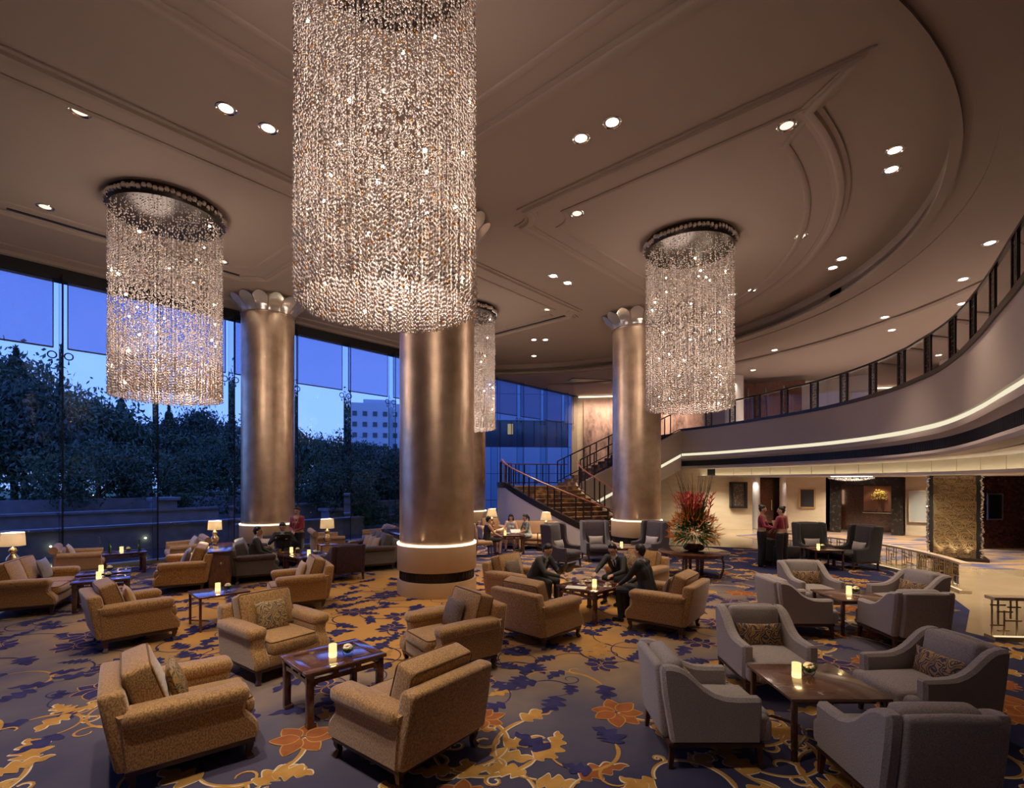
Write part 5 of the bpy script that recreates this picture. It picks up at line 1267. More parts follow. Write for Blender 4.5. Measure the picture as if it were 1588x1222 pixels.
def downlight(x, y, z, dim, ld, label, aim=None):
    t = thing('downlight', label, 'downlight', (x, y, z), 0, 'recessed ceiling downlights')
    obj('trim_ring', trim_me, None, t); obj('lamp', well_d if dim else well_me, None, t)
    l = bpy.data.objects.new('downlight_beam', ld); C.objects.link(l); l.parent = t; l.location = (0, 0, -.03)
spotf = spotd.copy(); spotf.energy = DOWN*2.6
for i, (x, y) in enumerate(MAIN): downlight(x, y, 7.85, i in DIM, spotf if 13 <= i <= 18 else (spotd if i in DIM else spot), 'recessed downlight, %s' % where[i])
wr = ['above the gallery rail at right', 'above the gallery, second from right', 'just under the rail at right', 'above the gallery lattice, upper of a pair', 'above the gallery lattice, lower of a pair', 'over the gallery left of the pair', 'over the gallery right of the right chandelier', 'over the gallery beside the white pier', 'deep in the gallery seen through the railing', 'at the right picture edge']
for i, (x, y) in enumerate(RING): downlight(x, y, 7.45, False, spotr, 'gallery downlight, %s' % wr[i])
for i, (x, y) in enumerate(NEAR): downlight(x, y, 7.85, True, spotn, 'downlight above the viewer, %s' % ['far left', 'right of centre', 'far right', 'centre'][i])
# column collars and pillar wash, lobby spots without fixtures, partly added as fill
def area(x, y, z, sx, sy, e, col, rot=(0, 0, 0)):
    d = bpy.data.lights.new('cove_light', 'AREA'); d.shape = 'RECTANGLE'; d.size = sx; d.size_y = sy; d.energy = e; d.color = col
    o = bpy.data.objects.new('cove_light', d); C.objects.link(o); o.location = (x, y, z); o.rotation_euler = rot; return o
def pspot(x, y, z, tx, ty, tz, e, deg, col=WARM, soft=.06):
    d = bpy.data.lights.new('wash_fill_spot', 'SPOT'); d.energy = e; d.color = col; d.spot_size = math.radians(deg); d.spot_blend = .8; d.shadow_soft_size = soft
    o = bpy.data.objects.new('wash_fill_spot', d); C.objects.link(o); o.location = (x, y, z)
    o.rotation_euler = (Vector((tx, ty, tz))-Vector((x, y, z))).to_track_quat('-Z', 'Y').to_euler(); return o
for x, y in ((11.0, 21.5), (13.2, 20.0), (15.2, 18.2), (12.4, 16.6), (11.6, 14.6), (14.6, 14.0), (9.6, 22.8), (14.4, 21.6), (16.8, 19.6), (10.4, 9.4), (11.8, 11.6)): pspot(x, y, 2.47, x, y, 0, 260, 140, (1, .84, .62))  # fill spots; last pair added only to brighten the dark marble below
for dx in (-.3, 0, .3): pspot(13.35-.375+dx*.80, 15.2-.50-dx*.60, .10, 13.35-.28+dx*.80, 15.2-.375-dx*.60, 1.6, 40, 70, (1, .82, .6), .02)
pspot(11.75, 24.2, 2.46, 11.93, 24.5, 1.0, 30, 80, (1, .92, .82)); pspot(12.75, 23.25, 2.46, 12.75, 23.45, 1.2, 14, 60, (1, .92, .82))
pspot(16.9, 22.7, 2.4, 16.95, 23.2, 1.3, 30, 70, (1, .85, .6)); pspot(17.1, 20.6, 2.46, 17.35, 21.1, 1.2, 18, 60)
for x in (4.6, 5.8, 7.0, 8.2, 9.6): pspot(x, 29.0-.14*(x-5), 7.3, x+.05, 30.4-.16*(x-4), 4.6, 170, 130, (1, .78, .58))
for x, y in ((12.8, 22.5), (14.6, 20.5), (13.5, 12.5), (15.5, 16)): pspot(x, y, 7.38, x, y, 4.6, 260, 140, (1, .82, .66))
pspot(10.55, 24.0, 7.38, 10.8, 24.45, 5.6, 60, 60, (1, .85, .7))
# up-wash at the column collars
for x, y in ((-1.60, 10.72), (-7.49, 15.42), (4.17, 16.8)):
    for k in range(6):
        a = 2*PI*k/6+.3
        pspot(x+.815*math.cos(a), y+.815*math.sin(a), 1.065, x+.80*math.cos(a), y+.80*math.sin(a), 5, 9, 50, (1, .75, .48), .02)
        pspot(x+1.16*math.cos(a), y+1.16*math.sin(a), 7.78, x+.80*math.cos(a), y+.80*math.sin(a), 6.2, 40, 70, (1, .85, .68), .03)
# ================================================================ people
def cap_mesh(p, r0, q, r1, n=10):
    p = Vector(p); q = Vector(q); t = q-p
    if t.length < 1e-4: t = Vector((0, 0, 1e-3)); q = p+t
    t.normalize(); a = t.cross(Vector((0.3, 0.9, 0.31)));
    if a.length < 1e-3: a = t.cross(Vector((1, 0, 0)))
    a.normalize(); b = t.cross(a); V = []; F = []
    rings = [(p-t*r0*math.cos(g), r0*math.sin(g)) for g in (.35, .75, 1.15, PI/2)]+[(q+t*r1*math.cos(g), r1*math.sin(g)) for g in (PI/2, 1.15, .75, .35)]
    for (c, r) in rings:
        for j in range(n):
            g = 2*PI*j/n; V.append(c+(a*math.cos(g)+b*math.sin(g))*r)
    k = len(rings)
    for i in range(k-1):
        for j in range(n): F.append((i*n+j, i*n+(j+1) % n, (i+1)*n+(j+1) % n, (i+1)*n+j))
    F.append(tuple(reversed(range(n)))); F.append(tuple(range((k-1)*n, k*n)))
    return V, F
def fuse(name, caps, vox, smooth_it=2):
    mb = MB()
    for c in caps: mb.add(*cap_mesh(*c[:4]))
    me = bpy.data.meshes.new('tmp'); me.from_pydata(mb.v, [], mb.f)
    o = bpy.data.objects.new('tmp', me); C.objects.link(o)
    m = o.modifiers.new('r', 'REMESH'); m.mode = 'VOXEL'; m.voxel_size = vox; m.use_smooth_shade = True
    s_ = o.modifiers.new('s', 'SMOOTH'); s_.factor = .5; s_.iterations = smooth_it
    dg = bpy.context.evaluated_depsgraph_get(); ev = o.evaluated_get(dg)
    out = bpy.data.meshes.new_from_object(ev); out.name = name
    bpy.data.objects.remove(o); bpy.data.meshes.remove(me)
    out.polygons.foreach_set('use_smooth', [True]*len(out.polygons)); return out
def ik(a, b, l1, l2, pole):
    a = Vector(a); b = Vector(b); d = b-a; L = min(d.length, l1+l2-.005); d.normalize()
    x = (l1*l1-l2*l2+L*L)/(2*L); h = math.sqrt(max(0, l1*l1-x*x))
    pl = Vector(pole); pl = pl-d*pl.dot(d); pl.normalize()
    return a+d*x+pl*h, a+d*L
def person(label, loc, f, outfit, sit=True, lean=.2, hz=None, hands=None, headp=.1, heady=0.0, S=1.0, male=True, hair='short', knees=None, vox=.010, glasses=False, group=None, legs=None):
    t = thing('person', label, 'person', (*loc, 0), face(*f), group)
    if hz is None: hz = .50 if sit else .93*S
    sp_ = Vector((0, math.sin(lean), math.cos(lean))); fw_ = Vector((0, math.cos(lean), -math.sin(lean))); X = Vector((1, 0, 0))
    pel = Vector((0, 0, hz)); chest = pel+sp_*.33*S; neck = pel+sp_*.515*S
    sw = (.178 if male else .150)*S; shL = pel+sp_*.455*S-X*sw; shR = pel+sp_*.455*S+X*sw
    caps = []
    def c(p, r0, q, r1, tg): caps.append((Vector(p), r0*S, Vector(q), r1*S, tg))
    tw_, bw = (.125, .135) if male else (.100, .110)
    for s_ in (-1, 1):
        c(pel+X*s_*.075*S, tw_, pel+sp_*.20*S+X*s_*.055*S, tw_*.93, 'top'); c(pel+sp_*.20*S+X*s_*.055*S, tw_*.93, chest+X*s_*.075*S, bw*.88, 'top')
        c(chest+X*s_*.075*S, bw*.88, pel+sp_*.42*S+X*s_*.09*S, .085, 'top')
        if not male: c(chest+X*s_*.06*S+fw_*.07*S-sp_*.02*S, .055, chest+X*s_*.05*S+fw_*.05*S, .05, 'top')
    c(pel+sp_*.445*S-X*.10*S, .075, pel+sp_*.445*S+X*.10*S, .075, 'top')
    c(pel+sp_*.46*S, .07, neck+sp_*.02, .056, 'neck')
    hd = (sp_*.5+Vector((0, 0, .5))); hd.normalize()
    R = Matrix.Rotation(heady, 3, 'Z') @ Matrix.Rotation(-headp, 3, 'X')
    hu = R @ Vector((0, 0, 1)); hf = R @ Vector((0, 1, 0)); hx = R @ Vector((1, 0, 0))
    H = neck+hd*.145*S+hf*.025*S
    c(neck, .056, H-hu*.05*S, .058, 'neck')
    c(H+hu*.028*S-hf*.012*S, .082, H+hu*.005*S+hf*.008*S, .076, 'skin'); c(H-hu*.045*S+hf*.012*S, .060, H-hu*.078*S+hf*.030*S, .036, 'skin')
    c(H-hu*.0*S+hf*.076*S, .012, H-hu*.028*S+hf*.088*S, .013, 'skin')
    for s_ in (-1, 1):
        c(H+hx*s_*.080*S-hu*.012*S-hf*.012*S, .016, H+hx*s_*.078*S-hu*.035*S-hf*.006*S, .011, 'skin')
        c(H+hx*s_*.032*S+hu*.008*S+hf*.074*S, .0065, H+hx*s_*.038*S+hu*.008*S+hf*.070*S, .0065, 'eye')
        c(H+hx*s_*.020*S+hu*.026*S+hf*.076*S, .004, H+hx*s_*.044*S+hu*.026*S+hf*.066*S, .004, 'eye')
    c(H-hx*.018*S-hu*.055*S+hf*.070*S, .008, H+hx*.018*S-hu*.055*S+hf*.070*S, .008, 'lip')
    hands = hands or [(-.14, .40, .62), (.14, .40, .62)]
    for s_, sh, hp in ((-1, shL, hands[0]), (1, shR, hands[1])):
        el, wr = ik(sh, hp, .285*S, .25*S, (s_*.8, -.5, -.75))
        c(sh, .068 if male else .055, el, .047 if male else .038, 'sleeve'); c(el, .046 if male else .037, wr, .033 if male else .026, 'fore')
        d = (wr-el).normalized(); side = d.cross(Vector((0, 0, 1)))
        if side.length < .1: side = Vector((1, 0, 0))
        side.normalize(); up = side.cross(d)
        c(wr, .025, wr+d*.045*S, .030, 'skin'); c(wr+d*.05*S-side*.016*S, .020, wr+d*.08*S+side*.016*S, .019, 'skin')
        for j, (o_, ln) in enumerate(((-.027, .062), (-.009, .072), (.009, .068), (.027, .055))):
            b0 = wr+d*.085*S+side*o_*S; b1 = b0+(d*.85-up*.25)*ln*.55*S; b2 = b1+(d*.55-up*.8)*ln*.55*S
            c(b0, .0105, b1, .0095, 'skin'); c(b1, .0095, b2, .008, 'skin')
        th = wr+d*.035*S-side*s_*.028*S; t1 = th+(d*.7-side*s_*.7)*.035*S; c(th, .013, t1, .011, 'skin'); c(t1, .011, t1+(d*.9-up*.3)*.03*S, .009, 'skin')
    for i, s_ in enumerate((-1, 1)):
        hip = pel+X*s_*.09*S
        if sit:
            kn = Vector(knees[i]) if knees else Vector((s_*.13, .44*S, hz-.01)); an = Vector((kn.x+s_*.01, kn.y-.02, .085))
            if legs: an = Vector(legs[i])
            c(hip, .098, kn, .066, 'thigh'); c(kn, .064, an, .042 if male else .036, 'calf')
        else:
            an = Vector((s_*.095, -.01, .08)); kn = (hip+an)/2+Vector((0, .015, 0))
            c(hip, .108, kn, .085, 'thigh'); c(kn, .085, an+Vector((0, 0, .02)), .078, 'calf')
        c(an+Vector((0, -.03, -.045)), .036, an+Vector((0, .12, -.052)), .030, 'shoe'); c(an, .036, an+Vector((0, .0, -.04)), .034, 'shoe')
    me = fuse('body', caps, vox)
    n = len(me.polygons); cen = np.empty(n*3); me.polygons.foreach_get('center', cen); cen = cen.reshape(-1, 3)
    best = np.full(n, 1e9); who = np.zeros(n, int); tags = []
    for k, (p, r0, q, r1, tg) in enumerate(caps):
        P = np.array(p); D = np.array(q)-P; L2 = max(1e-9, D @ D); tt = np.clip(((cen-P) @ D)/L2, 0, 1)
        dist = np.linalg.norm(cen-(P+tt[:, None]*D), axis=1)-(r0+(r1-r0)*tt)
        if tg in ('eye', 'lip'): dist = dist-.002
        m_ = dist < best; best[m_] = dist[m_]; who[m_] = k; tags.append(tg)
    rel = cen-np.array(neck); aa = rel @ np.array(sp_); ff_ = (cen-np.array(pel)) @ np.array(fw_)-.0; xx = cen[:, 0]
    keys = []; mi = []
    ct = np.array(cen); hrel = np.linalg.norm(ct-np.array(neck), axis=1)
    for i in range(n):
        k = outfit(tags[who[i]], aa[i], xx[i], ff_[i])
        if k not in keys: keys.append(k)
        mi.append(keys.index(k))
    for k in keys: me.materials.append(K[k])
    me.polygons.foreach_set('material_index', mi)
    obj('body', me, None, t)
    # hair
    hc = [(H+hu*.038*S-hf*.024*S, .088*S, H+hu*.024*S-hf*.034*S, .084*S)]
    hc.append((H+hu*.0*S-hf*.05*S, .070*S, H-hu*.035*S-hf*.045*S, .055*S))
    if hair == 'short': hc.append((H+hu*.080*S+hf*.014*S-hx*.03*S, .031*S, H+hu*.080*S+hf*.014*S+hx*.03*S, .031*S))
    else: hc.append((H+hu*.070*S+hf*.012*S-hx*.035*S, .033*S, H+hu*.070*S+hf*.012*S+hx*.035*S, .033*S))
    if hair == 'bun': hc.append((H+hu*.085*S-hf*.085*S, .042*S, H+hu*.085*S-hf*.092*S, .042*S))
    if hair == 'topbun': hc.append((H+hu*.135*S-hf*.03*S, .036*S, H+hu*.14*S-hf*.032*S, .036*S))
    if hair == 'long':
        for s_ in (-1, 1): hc.append((H+hx*s_*.068*S+hu*.02*S-hf*.01*S, .032*S, H+hx*s_*.088*S-hu*.24*S+hf*.035*S, .030*S))
        hc.append((H-hf*.07*S, .06*S, H-hu*.22*S-hf*.06*S, .05*S))
    if hair == 'pony': hc.append((H+hu*.06*S-hf*.10*S, .034*S, H-hu*.06*S-hf*.15*S, .038*S)); hc.append((H-hu*.06*S-hf*.15*S, .038*S, H-hu*.18*S-hf*.13*S, .018*S))
    hm = fuse('hair', hc, .008, 2); hm.materials.append(K['hair']); obj('hair', hm, None, t)
    if glasses:
        g = MB()
        for s_ in (-1, 1): g.tube([H+hx*(s_*.034+.022*math.cos(q))*S+hu*(.004+.016*math.sin(q))*S+hf*.086*S for q in np.linspace(0, 2*PI, 13)], .0025, 4); g.tube([H+hx*s_*.056*S+hu*.006*S+hf*.084*S, H+hx*s_*.084*S+hf*.0*S], .0025, 4)
        g.tube([H-hx*.012*S+hu*.006*S+hf*.088*S, H+hx*.012*S+hu*.006*S+hf*.088*S], .0025, 4); obj('glasses', g, K['black'], t)
    return t
def suit(main='suit', tie='tie', shirt='shirt'):
    def fn(tg, a, x, fw):
        if tg == 'skin' or tg == 'eye' or tg == 'lip': return {'skin': 'skin', 'eye': 'hair', 'lip': 'lip'}[tg]
        if tg == 'neck': return 'skin' if a > .045 else shirt
        if tg == 'top':
            if fw > .06 and -.27 < a < .06 and abs(x) < .075*(1+(a-.03)/.30): return tie if abs(x) < .018 else shirt
            return main
        if tg == 'shoe': return 'shoe'
        return main
    return fn
def hostess(tg, a, x, fw):
    if tg in ('skin', 'eye', 'lip'): return {'skin': 'skin', 'eye': 'hair', 'lip': 'lip'}[tg]
    if tg == 'neck': return 'skin'
    if tg in ('top', 'thigh'):
        if a < -.45: return 'trouser'
        if a < -.345: return 'sash'
        if fw > .03 and a > -.33:
            w_ = .085*(1+a/.20)
            if abs(x) < w_-.012: return 'skin' if a > -.10 else 'red'
            if abs(x) < w_+.014 or (a < -.15 and abs(x+.35*(a+.17)) < .016): return 'sash'
        return 'red'
    if tg in ('sleeve', 'fore'): return 'red'
    if tg == 'shoe': return 'shoe'
    return 'trouser'
def dress(m, bare=True, legskin=True):
    def fn(tg, a, x, fw):
        if tg in ('skin', 'eye', 'lip'): return {'skin': 'skin', 'eye': 'hair', 'lip': 'lip'}[tg]
        if tg == 'neck' or (tg == 'top' and a > -.03 and abs(x) < .09): return 'skin'
        if tg == 'fore' or (tg == 'sleeve' and bare): return 'skin'
        if tg == 'calf': return 'skin' if legskin else m
        if tg == 'shoe': return 'shoe'
        return m
    return fn
K['dress_black'] = mat('black_dress', (.012, .012, .014), .7); K['dress_white'] = mat('white_dress', (.55, .55, .58), .7); K['dress_grey'] = mat('grey_print_dress', (.16, .17, .18), .7, noise=(30, (.24, .25, .26), .45, .6))
person('man in a grey suit leaning over the tea table with an open folder', (.40, 9.46), (.80, -.60), suit('suitgrey', 'shirt'), lean=.55, headp=.45, hands=[(-.10, .60, .66), (.14, .66, .64)])
person('man in glasses and black suit smiling down at the tea cups', (2.16, 9.82), (-.66, -.75), suit(), lean=.66, headp=.45, hands=[(-.20, .70, .62), (.16, .74, .62)], glasses=True)
person('man in a black suit on the right side of the tea table', (2.22, 8.19), (-.803, .596), suit(), lean=.22, headp=.10, heady=-.1, hands=[(-.06, .46, .62), (.16, .40, .60)], hz=.54)
person('man in a dark suit on the slate sofa, seen from behind', (-6.10, 11.78), (.90, .43), suit('suitgrey'), lean=.18, headp=.05, heady=-.15, hands=[(-.1, .42, .60), (.14, .38, .60)])
person('man in black suit and tie reading a menu by the left column', (-6.12, 13.42), (.30, -.95), suit(), lean=.22, headp=.40, hands=[(-.20, .34, .80), (.14, .36, .84)], glasses=True, hz=.48)
person('waitress in crimson top standing beside the reading man', (-5.86, 13.72), (-.10, -1), hostess, False, .03, hands=[(-.03, .22, .98), (.03, .22, .98)], headp=.30, S=.96, male=False, hair='topbun')
person('hostess in crimson top holding a brown menu, facing right', (6.82, 13.70), (.78, -.62), hostess, False, .02, hands=[(-.10, .30, 1.06), (.10, .32, 1.06)], headp=.12, S=.985, male=False, hair='bun')
person('hostess in crimson top seen from behind, head turned left', (7.17, 13.32), (-.45, .89), hostess, False, .02, hands=[(-.14, .22, 1.0), (.14, .22, 1.0)], headp=.05, heady=.75, S=.975, male=False, hair='bun')
person('woman with short hair in a black dress, seen from behind', (-.80, 15.62), (.90, .44), dress('dress_black'), lean=.12, headp=.10, male=False, S=.95, hair='short', vox=.014)
person('woman with long black hair in a white dress looking down', (-.02, 17.12), (-.12, -1), dress('dress_white'), lean=.22, headp=.50, male=False, S=.95, hair='long', vox=.014)
person('woman with ponytail in a grey dress seen in profile', (.56, 16.95), (-.93, -.37), dress('dress_grey', False), lean=.22, headp=.30, male=False, S=.95, hair='pony', vox=.014)
def flat(name, label, cat, loc, size, rot, m):
    o = obj(name, MB().soft((0, 0, 0), size, .004), K[m]); o.location = loc; o.rotation_euler = rot; return tag(o, label, cat)
fo = thing('folder', 'open black folder held by the man in the grey suit', 'folder', (1.0, 9.22, .68), face(.8, -.6))
obj('cover', MB().soft((-.14, .0, .05), (.28, .012, .22), .004, rot=rx(-.5)), K['black'], fo); obj('back_cover', MB().soft((.15, .0, .05), (.28, .012, .22), .004, rot=rx(-.5)), K['black'], fo)
flat('menu', 'black menu held by the reading man', 'menu', (-5.92, 13.02, .86), (.34, .012, .26), (.7, 0, .15), 'black')
mb_ = flat('menu', 'brown menu held by the hostess facing right', 'menu', (7.02, 13.36, 1.14), (.24, .014, .30), (-.25, 0, .6), 'sash')
flat('magazine', 'open magazine between the two seated women', 'magazine', (.12, 16.72, .66), (.34, .24, .01), (.4, 0, .2), 'paper')
# ================================================================ garden and buildings outside
def outp(t, d): return (WB.x+U.x*t+VV.x*d, WB.y+U.y*t+VV.y*d)
gd_ = obj('ground_garden', MB().prism([outp(-60, .15), outp(80, .15), outp(120, 160), outp(-90, 160)], -1.2, -.12), K['grass'], smooth=False); tag(gd_, 'dusky garden lawn outside the window wall', kind='structure')
pw = obj('ground_pool', MB().prism([outp(-9, 1.6), outp(9, 1.6), outp(9, 4.2), outp(-9, 4.2)], -.3, -.08), K['water'], smooth=False); tag(pw, 'dark reflecting pool along the window wall', kind='structure')
def gwall(label, t0, t1, d, z, th=.35, cap=True, z0=-.3):
    a, b = outp(t0, d), outp(t1, d); t = thing('garden_wall', label, 'garden wall', (0, 0, 0), 0, 'low stone garden walls')
    obj('wall_body', MB().bar((*a, (z+z0)/2), (*b, (z+z0)/2), th, z-z0), K['gstone'], t, smooth=False)
    if cap:
        L = (Vector(b)-Vector(a)).length; n = max(1, int(L/1.2)); d_ = (Vector(b)-Vector(a))/n
        for i in range(n):
            p = Vector(a)+d_*i; q = p+d_*.985; obj('cap_stone', MB().bar((p.x, p.y, z+.04), (q.x, q.y, z+.04), th+.12, .08), K['gstone'], t, smooth=False)
gwall('long low garden wall at the pool edge', -6.0, 5.5, 4.6, .72)
gwall('second terrace wall behind the pool', -7.0, 4.5, 6.4, 1.15)
gwall('third terrace wall under the hedge', -12.0, 10, 8.6, 1.62, .4, False)
gwall('short low wall behind the lamp by the left column', 4.0, 9.5, 3.2, .62)
gwall('stepped wall right of the left column', 6.0, 15, 5.6, 1.2)
gwall('far terrace wall right of the left column', 5.0, 16, 9.5, 1.75, .4)
def pier(label, t_, d, z):
    p = outp(t_, d); t = thing('stone_pier', label, 'pier', (p[0], p[1], 0), ang_w, 'square stone garden piers')
    obj('shaft', MB().box((0, 0, (z-.3)/2), (.75, .75, z+.3)), K['gstone'], t, smooth=False); obj('cap', MB().soft((0, 0, z+.06), (.95, .95, .13), .02), K['gstone'], t)
pier('square stone pier left of the first glass fin', -3.6, 3.6, 1.15); pier('square stone pier below the left chandelier', 2.6, 6.6, 1.55); pier('square stone pier right of the left column', 8.6, 4.2, .95); pier('square stone pier near the middle column', 11.2, 5.2, 1.2)
def leafcloud(n, fn, s0, s1, seed):
    rs = np.random.RandomState(seed); C_ = fn(rs, n); A = rs.normal(size=(n, 3)); A /= np.linalg.norm(A, axis=1)[:, None]; B = rs.normal(size=(n, 3)); B -= A*(A*B).sum(1)[:, None]; B /= np.linalg.norm(B, axis=1)[:, None]
    s_ = rs.uniform(s0, s1, n)[:, None]
    V = np.stack([C_-A*s_, C_+B*s_*.42, C_+A*s_, C_-B*s_*.42], 1).reshape(-1, 3); F = np.arange(n*4, dtype=np.int32)
    me = bpy.data.meshes.new('foliage'); me.vertices.add(n*4); me.vertices.foreach_set('co', V.reshape(-1)); me.loops.add(n*4); me.loops.foreach_set('vertex_index', F); me.polygons.add(n); me.polygons.foreach_set('loop_start', np.arange(n, dtype=np.int32)*4); me.update(calc_edges=True); return me
def crown(rs, n):
    k = 46; th = rs.uniform(0, 2*PI, k); ph = rs.uniform(-.5, 1.5, k); r = rs.uniform(.45, 1.0, k)
    cc = np.stack([r*np.cos(th)*np.cos(ph), r*np.sin(th)*np.cos(ph), .55*r*np.sin(ph)], 1)
    w = rs.randint(0, k, n); return cc[w]+rs.normal(size=(n, 3))*np.array([.14, .14, .085])
def conifer(rs, n):
    z = rs.uniform(0, 1, n)**1.2; lay = .6*np.round(z*9)/9+.4*z; R = (1-lay)**1.1*.68+.015; th = rs.randint(0, 11, n)*2*PI/11+lay*5+rs.normal(size=n)*.15; r = R*np.sqrt(rs.rand(n))
    return np.stack([r*np.cos(th), r*np.sin(th), 1.6*lay-.5-.12*r+rs.normal(size=n)*.03], 1)
cr_me = [leafcloud(15000, crown, .020, .042, s_) for s_ in (1, 2, 3)]; cf_me = leafcloud(13000, conifer, .02, .04, 9)
for i, m_ in enumerate(cr_me): m_.materials.append(K['treeleaf' if i != 1 else 'treeleaf2'])
cf_me.materials.append(K['treeleaf2'])
trunk_me = None
def tree(px, topy, Y, wpx, label, kind=0):
    x = (px-794)/778*Y; top = EYE+(745-topy)*Y/778; R = wpx/778*Y/2; con = kind == 3
    t = thing('tree', label, 'tree', (x, Y, -.2), px*.37, 'trees beyond the garden')
    zs = (top*.62/1.6) if con else max(R*.8, top*.42)/.62
    c = obj('foliage', cf_me if con else cr_me[kind], None, t, kind='stuff'); c.scale = (R, R, zs)
    c.location = (0, 0, top+.2-(1.1*zs if con else .62*zs))
    tr = MB(); rs = random.Random(int(px)); tr.tube([(0, 0, 0), (.1, .05, top*.35), (.0, .1, top*.7)], [.18, .13, .05], 7)
    for k in range(6): a = rs.uniform(0, 2*PI); tr.tube([(.05, .05, top*.3+k*.25), (R*.3*math.cos(a), R*.3*math.sin(a), top*.5+k*.2), (R*.6*math.cos(a), R*.6*math.sin(a), top*.62+k*.2)], [.07, .05, .02], 5)
    obj('trunk', tr, K['bark'], t)
for a in ((-70, 520, 26, 260, 'broad tree beyond the far left window edge', 0), (25, 545, 24, 220, 'tall dark tree at the far left behind the lamp', 3), (40, 590, 23, 230, 'broad leafy tree at the far left', 1), (120, 612, 25, 230, 'broad leafy tree right of the first glass fin', 0), (188, 612, 30, 110, 'pointed tree left of the left chandelier', 3), (150, 680, 21, 170, 'low spreading tree lit from below', 2), (262, 632, 30, 120, 'dark conifer under the left chandelier', 3), (310, 636, 32, 140, 'tall tree below the left chandelier on the right', 1), (255, 690, 25, 130, 'low tree behind the stone pier', 2), (345, 690, 28, 120, 'pale leafy tree left of the left column', 0), (420, 680, 30, 140, 'tree mostly behind the left column', 0), (492, 663, 28, 130, 'rounded tree right of the left column', 2), (560, 686, 30, 130, 'dark tree below the pale tower', 1), (610, 700, 28, 130, 'dark tree left of the middle column', 1), (530, 720, 24, 120, 'low bushy tree over the terrace wall', 0)): tree(*a)
def boxfill(lx, ly, lz):
    def fn(rs, n):
        p = rs.uniform(-1, 1, (n, 3)); ax = rs.randint(0, 3, n); sg = np.sign(p[np.arange(n), ax]); m_ = rs.rand(n) < .8
        p[np.arange(n)[m_], ax[m_]] = sg[m_]*rs.uniform(.85, 1.05, m_.sum()); return p*np.array([lx/2, ly/2, lz/2])
    return fn
for i, (t0, t1, d, z, h, w) in enumerate(((-10, -4.0, 7.4, .9, 1.1, 1.2), (-3, 9.5, 9.4, 1.6, .9, 1.0), (3.2, 9, 7.0, .9, .9, 1.0), (7, 16, 8.0, 1.2, .9, 1.2), (-6, -3.8, 3.0, .4, 1.5, 1.6), (9.5, 13, 3.4, .3, .8, 1.0), (-22, 22, 15, .2, 4.6, 2.0))):
    L = t1-t0; me = leafcloud(4500 if i < 6 else 26000, boxfill(L, w, h), .05, .09 if i < 6 else .16, 40+i); me.materials.append(K['hedge'])
    p = outp((t0+t1)/2, d); o = obj('hedge', me, None); o.location = (p[0], p[1], z+h/2); o.rotation_euler = (0, 0, ang_w)
    tag(o, ['clipped hedge at the far left of the garden', 'long hedge on the upper terrace wall', 'clipped hedge behind the stone pier', 'hedge right of the left column', 'leafy shrub left of the stone pier', 'low shrub left of the middle column', 'tall back hedge under the trees'][i], 'hedge')
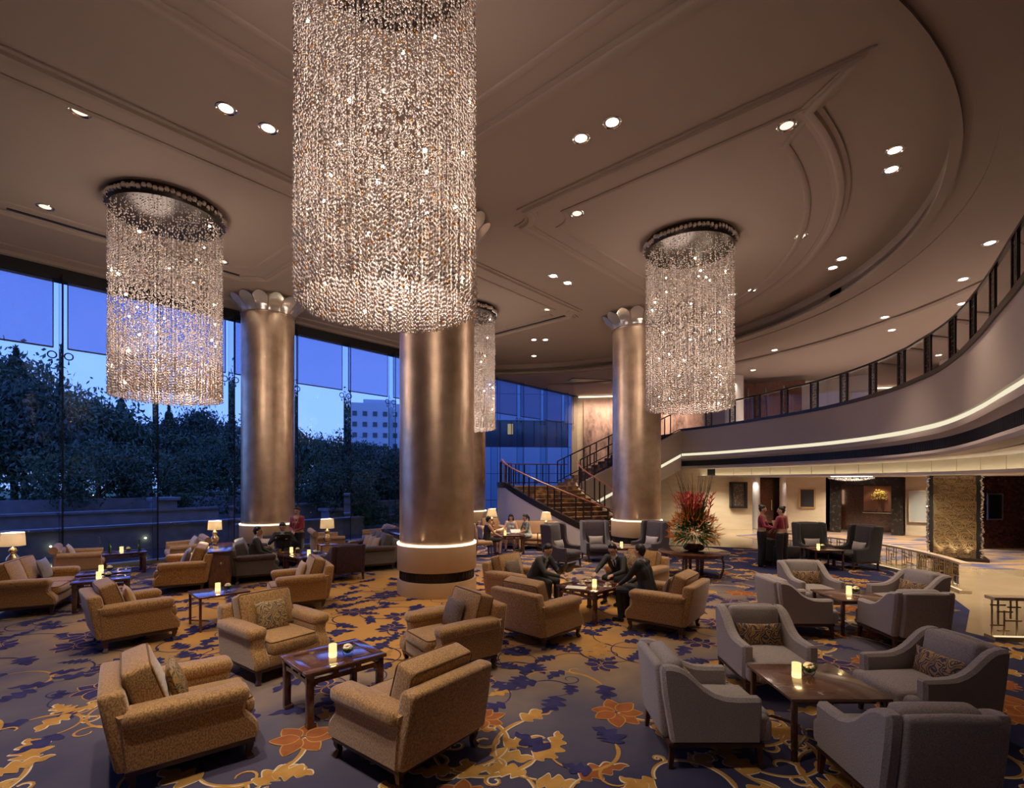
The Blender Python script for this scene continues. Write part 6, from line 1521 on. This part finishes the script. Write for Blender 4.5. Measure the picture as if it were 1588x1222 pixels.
# garden lights
for i, (t_, d, z) in enumerate(((-1.0, 4.3, .25), (1.5, 4.35, .3), (-2.4, 4.3, .35), (5.2, 4.3, .4), (0.8, 9.2, 1.75), (6.0, 9.3, 1.9))):
    p = outp(t_, d); g = obj('garden_light', MB().lathe([(0, -.03), (.03, -.01), (.03, .01), (0, .03)], 8), emat('garden_light_glow_%d' % i, (.85, .9, .45), 9)); g.location = (*p, z); tag(g, 'tiny garden light %s' % ['under the first glass fin', 'below the window table', 'beside the left stone pier', 'behind the console lamp', 'at the foot of the lit tree', 'on the upper terrace near the left column'][i], 'garden light')
pspot(*outp(.6, 9.2), 1.7, *outp(.9, 10.4), 4.5, 60, 70, (1, .75, .4)); pspot(*outp(-4.5, 8.0), .6, *outp(-5.5, 10.5), 4.0, 90, 90, (.9, .9, .5)); pspot(*outp(-7, 2.4), .3, *outp(-7.5, 5.5), 2.0, 60, 100, (.9, .9, .5)); pspot(*outp(9, 8.8), 1.9, *outp(9.4, 12), 3.8, 60, 90, (.9, .85, .5))
# pale tower far away
tw_ = thing('tower_block', 'pale hazy tower block beyond the trees', 'building', (-30.5, 112, 0), .25)
obj('wall', MB().box((0, 0, 9), (11, 8, 20)), K['fac'], tw_, smooth=False); obj('roof', MB().box((1, 0, 19.4), (7, 5, 1.2)), K['fac'], tw_, smooth=False)
wme = MB().box((0, 0, 0), (.9, .15, 1.0)).mesh('window', K['facdark'], False)
for i in range(5):
    for j in range(6): obj('window', wme, None, tw_, loc=(-4.2+2.1*i, -4.05, 5.2+2.3*j))
t2 = thing('low_block', 'faint low building between the trees by the left chandelier', 'building', (-64, 105, 0), .3); obj('wall', MB().box((0, 0, 6.0), (22, 8, 14)), K['fac'], t2, smooth=False); obj('roof', MB().box((0, 0, 13.2), (23, 9, .5)), K['facblue'], t2, smooth=False)
# hotel wing seen above the stair
hw_ = thing('hotel_wing', 'blue panelled hotel wing seen through the window above the stairs', 'building', (-1.0, 43.0, 0), .10)
obj('wall', MB().box((2.0, 1.5, 7), (16, 2, 18)), K['facdark'], hw_, smooth=False)
for i in range(8):
    for j in range(8):
        x = -5+2.0*i; z = -1+2.3*j
        if (j in (3,) and 2 <= i <= 5) or (j == 3 and i == 0) or (j == 1 and i == 0) or (j == 6 and i in (2, 3)): 
            obj('window', MB().box((x, .52, z+.5), (1.94, .08, 2.2)), K['facdark'], hw_, smooth=False)
            for q in (-.95, 0, .95): obj('mullion', MB().box((x+q, .46, z+.5), (.06, .1, 2.2)), K['black'], hw_, smooth=False)
        else: obj('panel', MB().box((x, .46, z+.5), (1.96, .12, 2.26)), K['facblue'], hw_, smooth=False)
for i, (x, z) in enumerate(((.9, 6.8), (-5.2, 6.1), (-5.2, 1.2))): obj('lit_window', MB().box((x, .44, z), (.45, .05, .9 if i == 0 else .5)), emat('window_lamp_%d' % i, (1, .75, .4), [.25, .9, .9][i]), hw_, smooth=False)
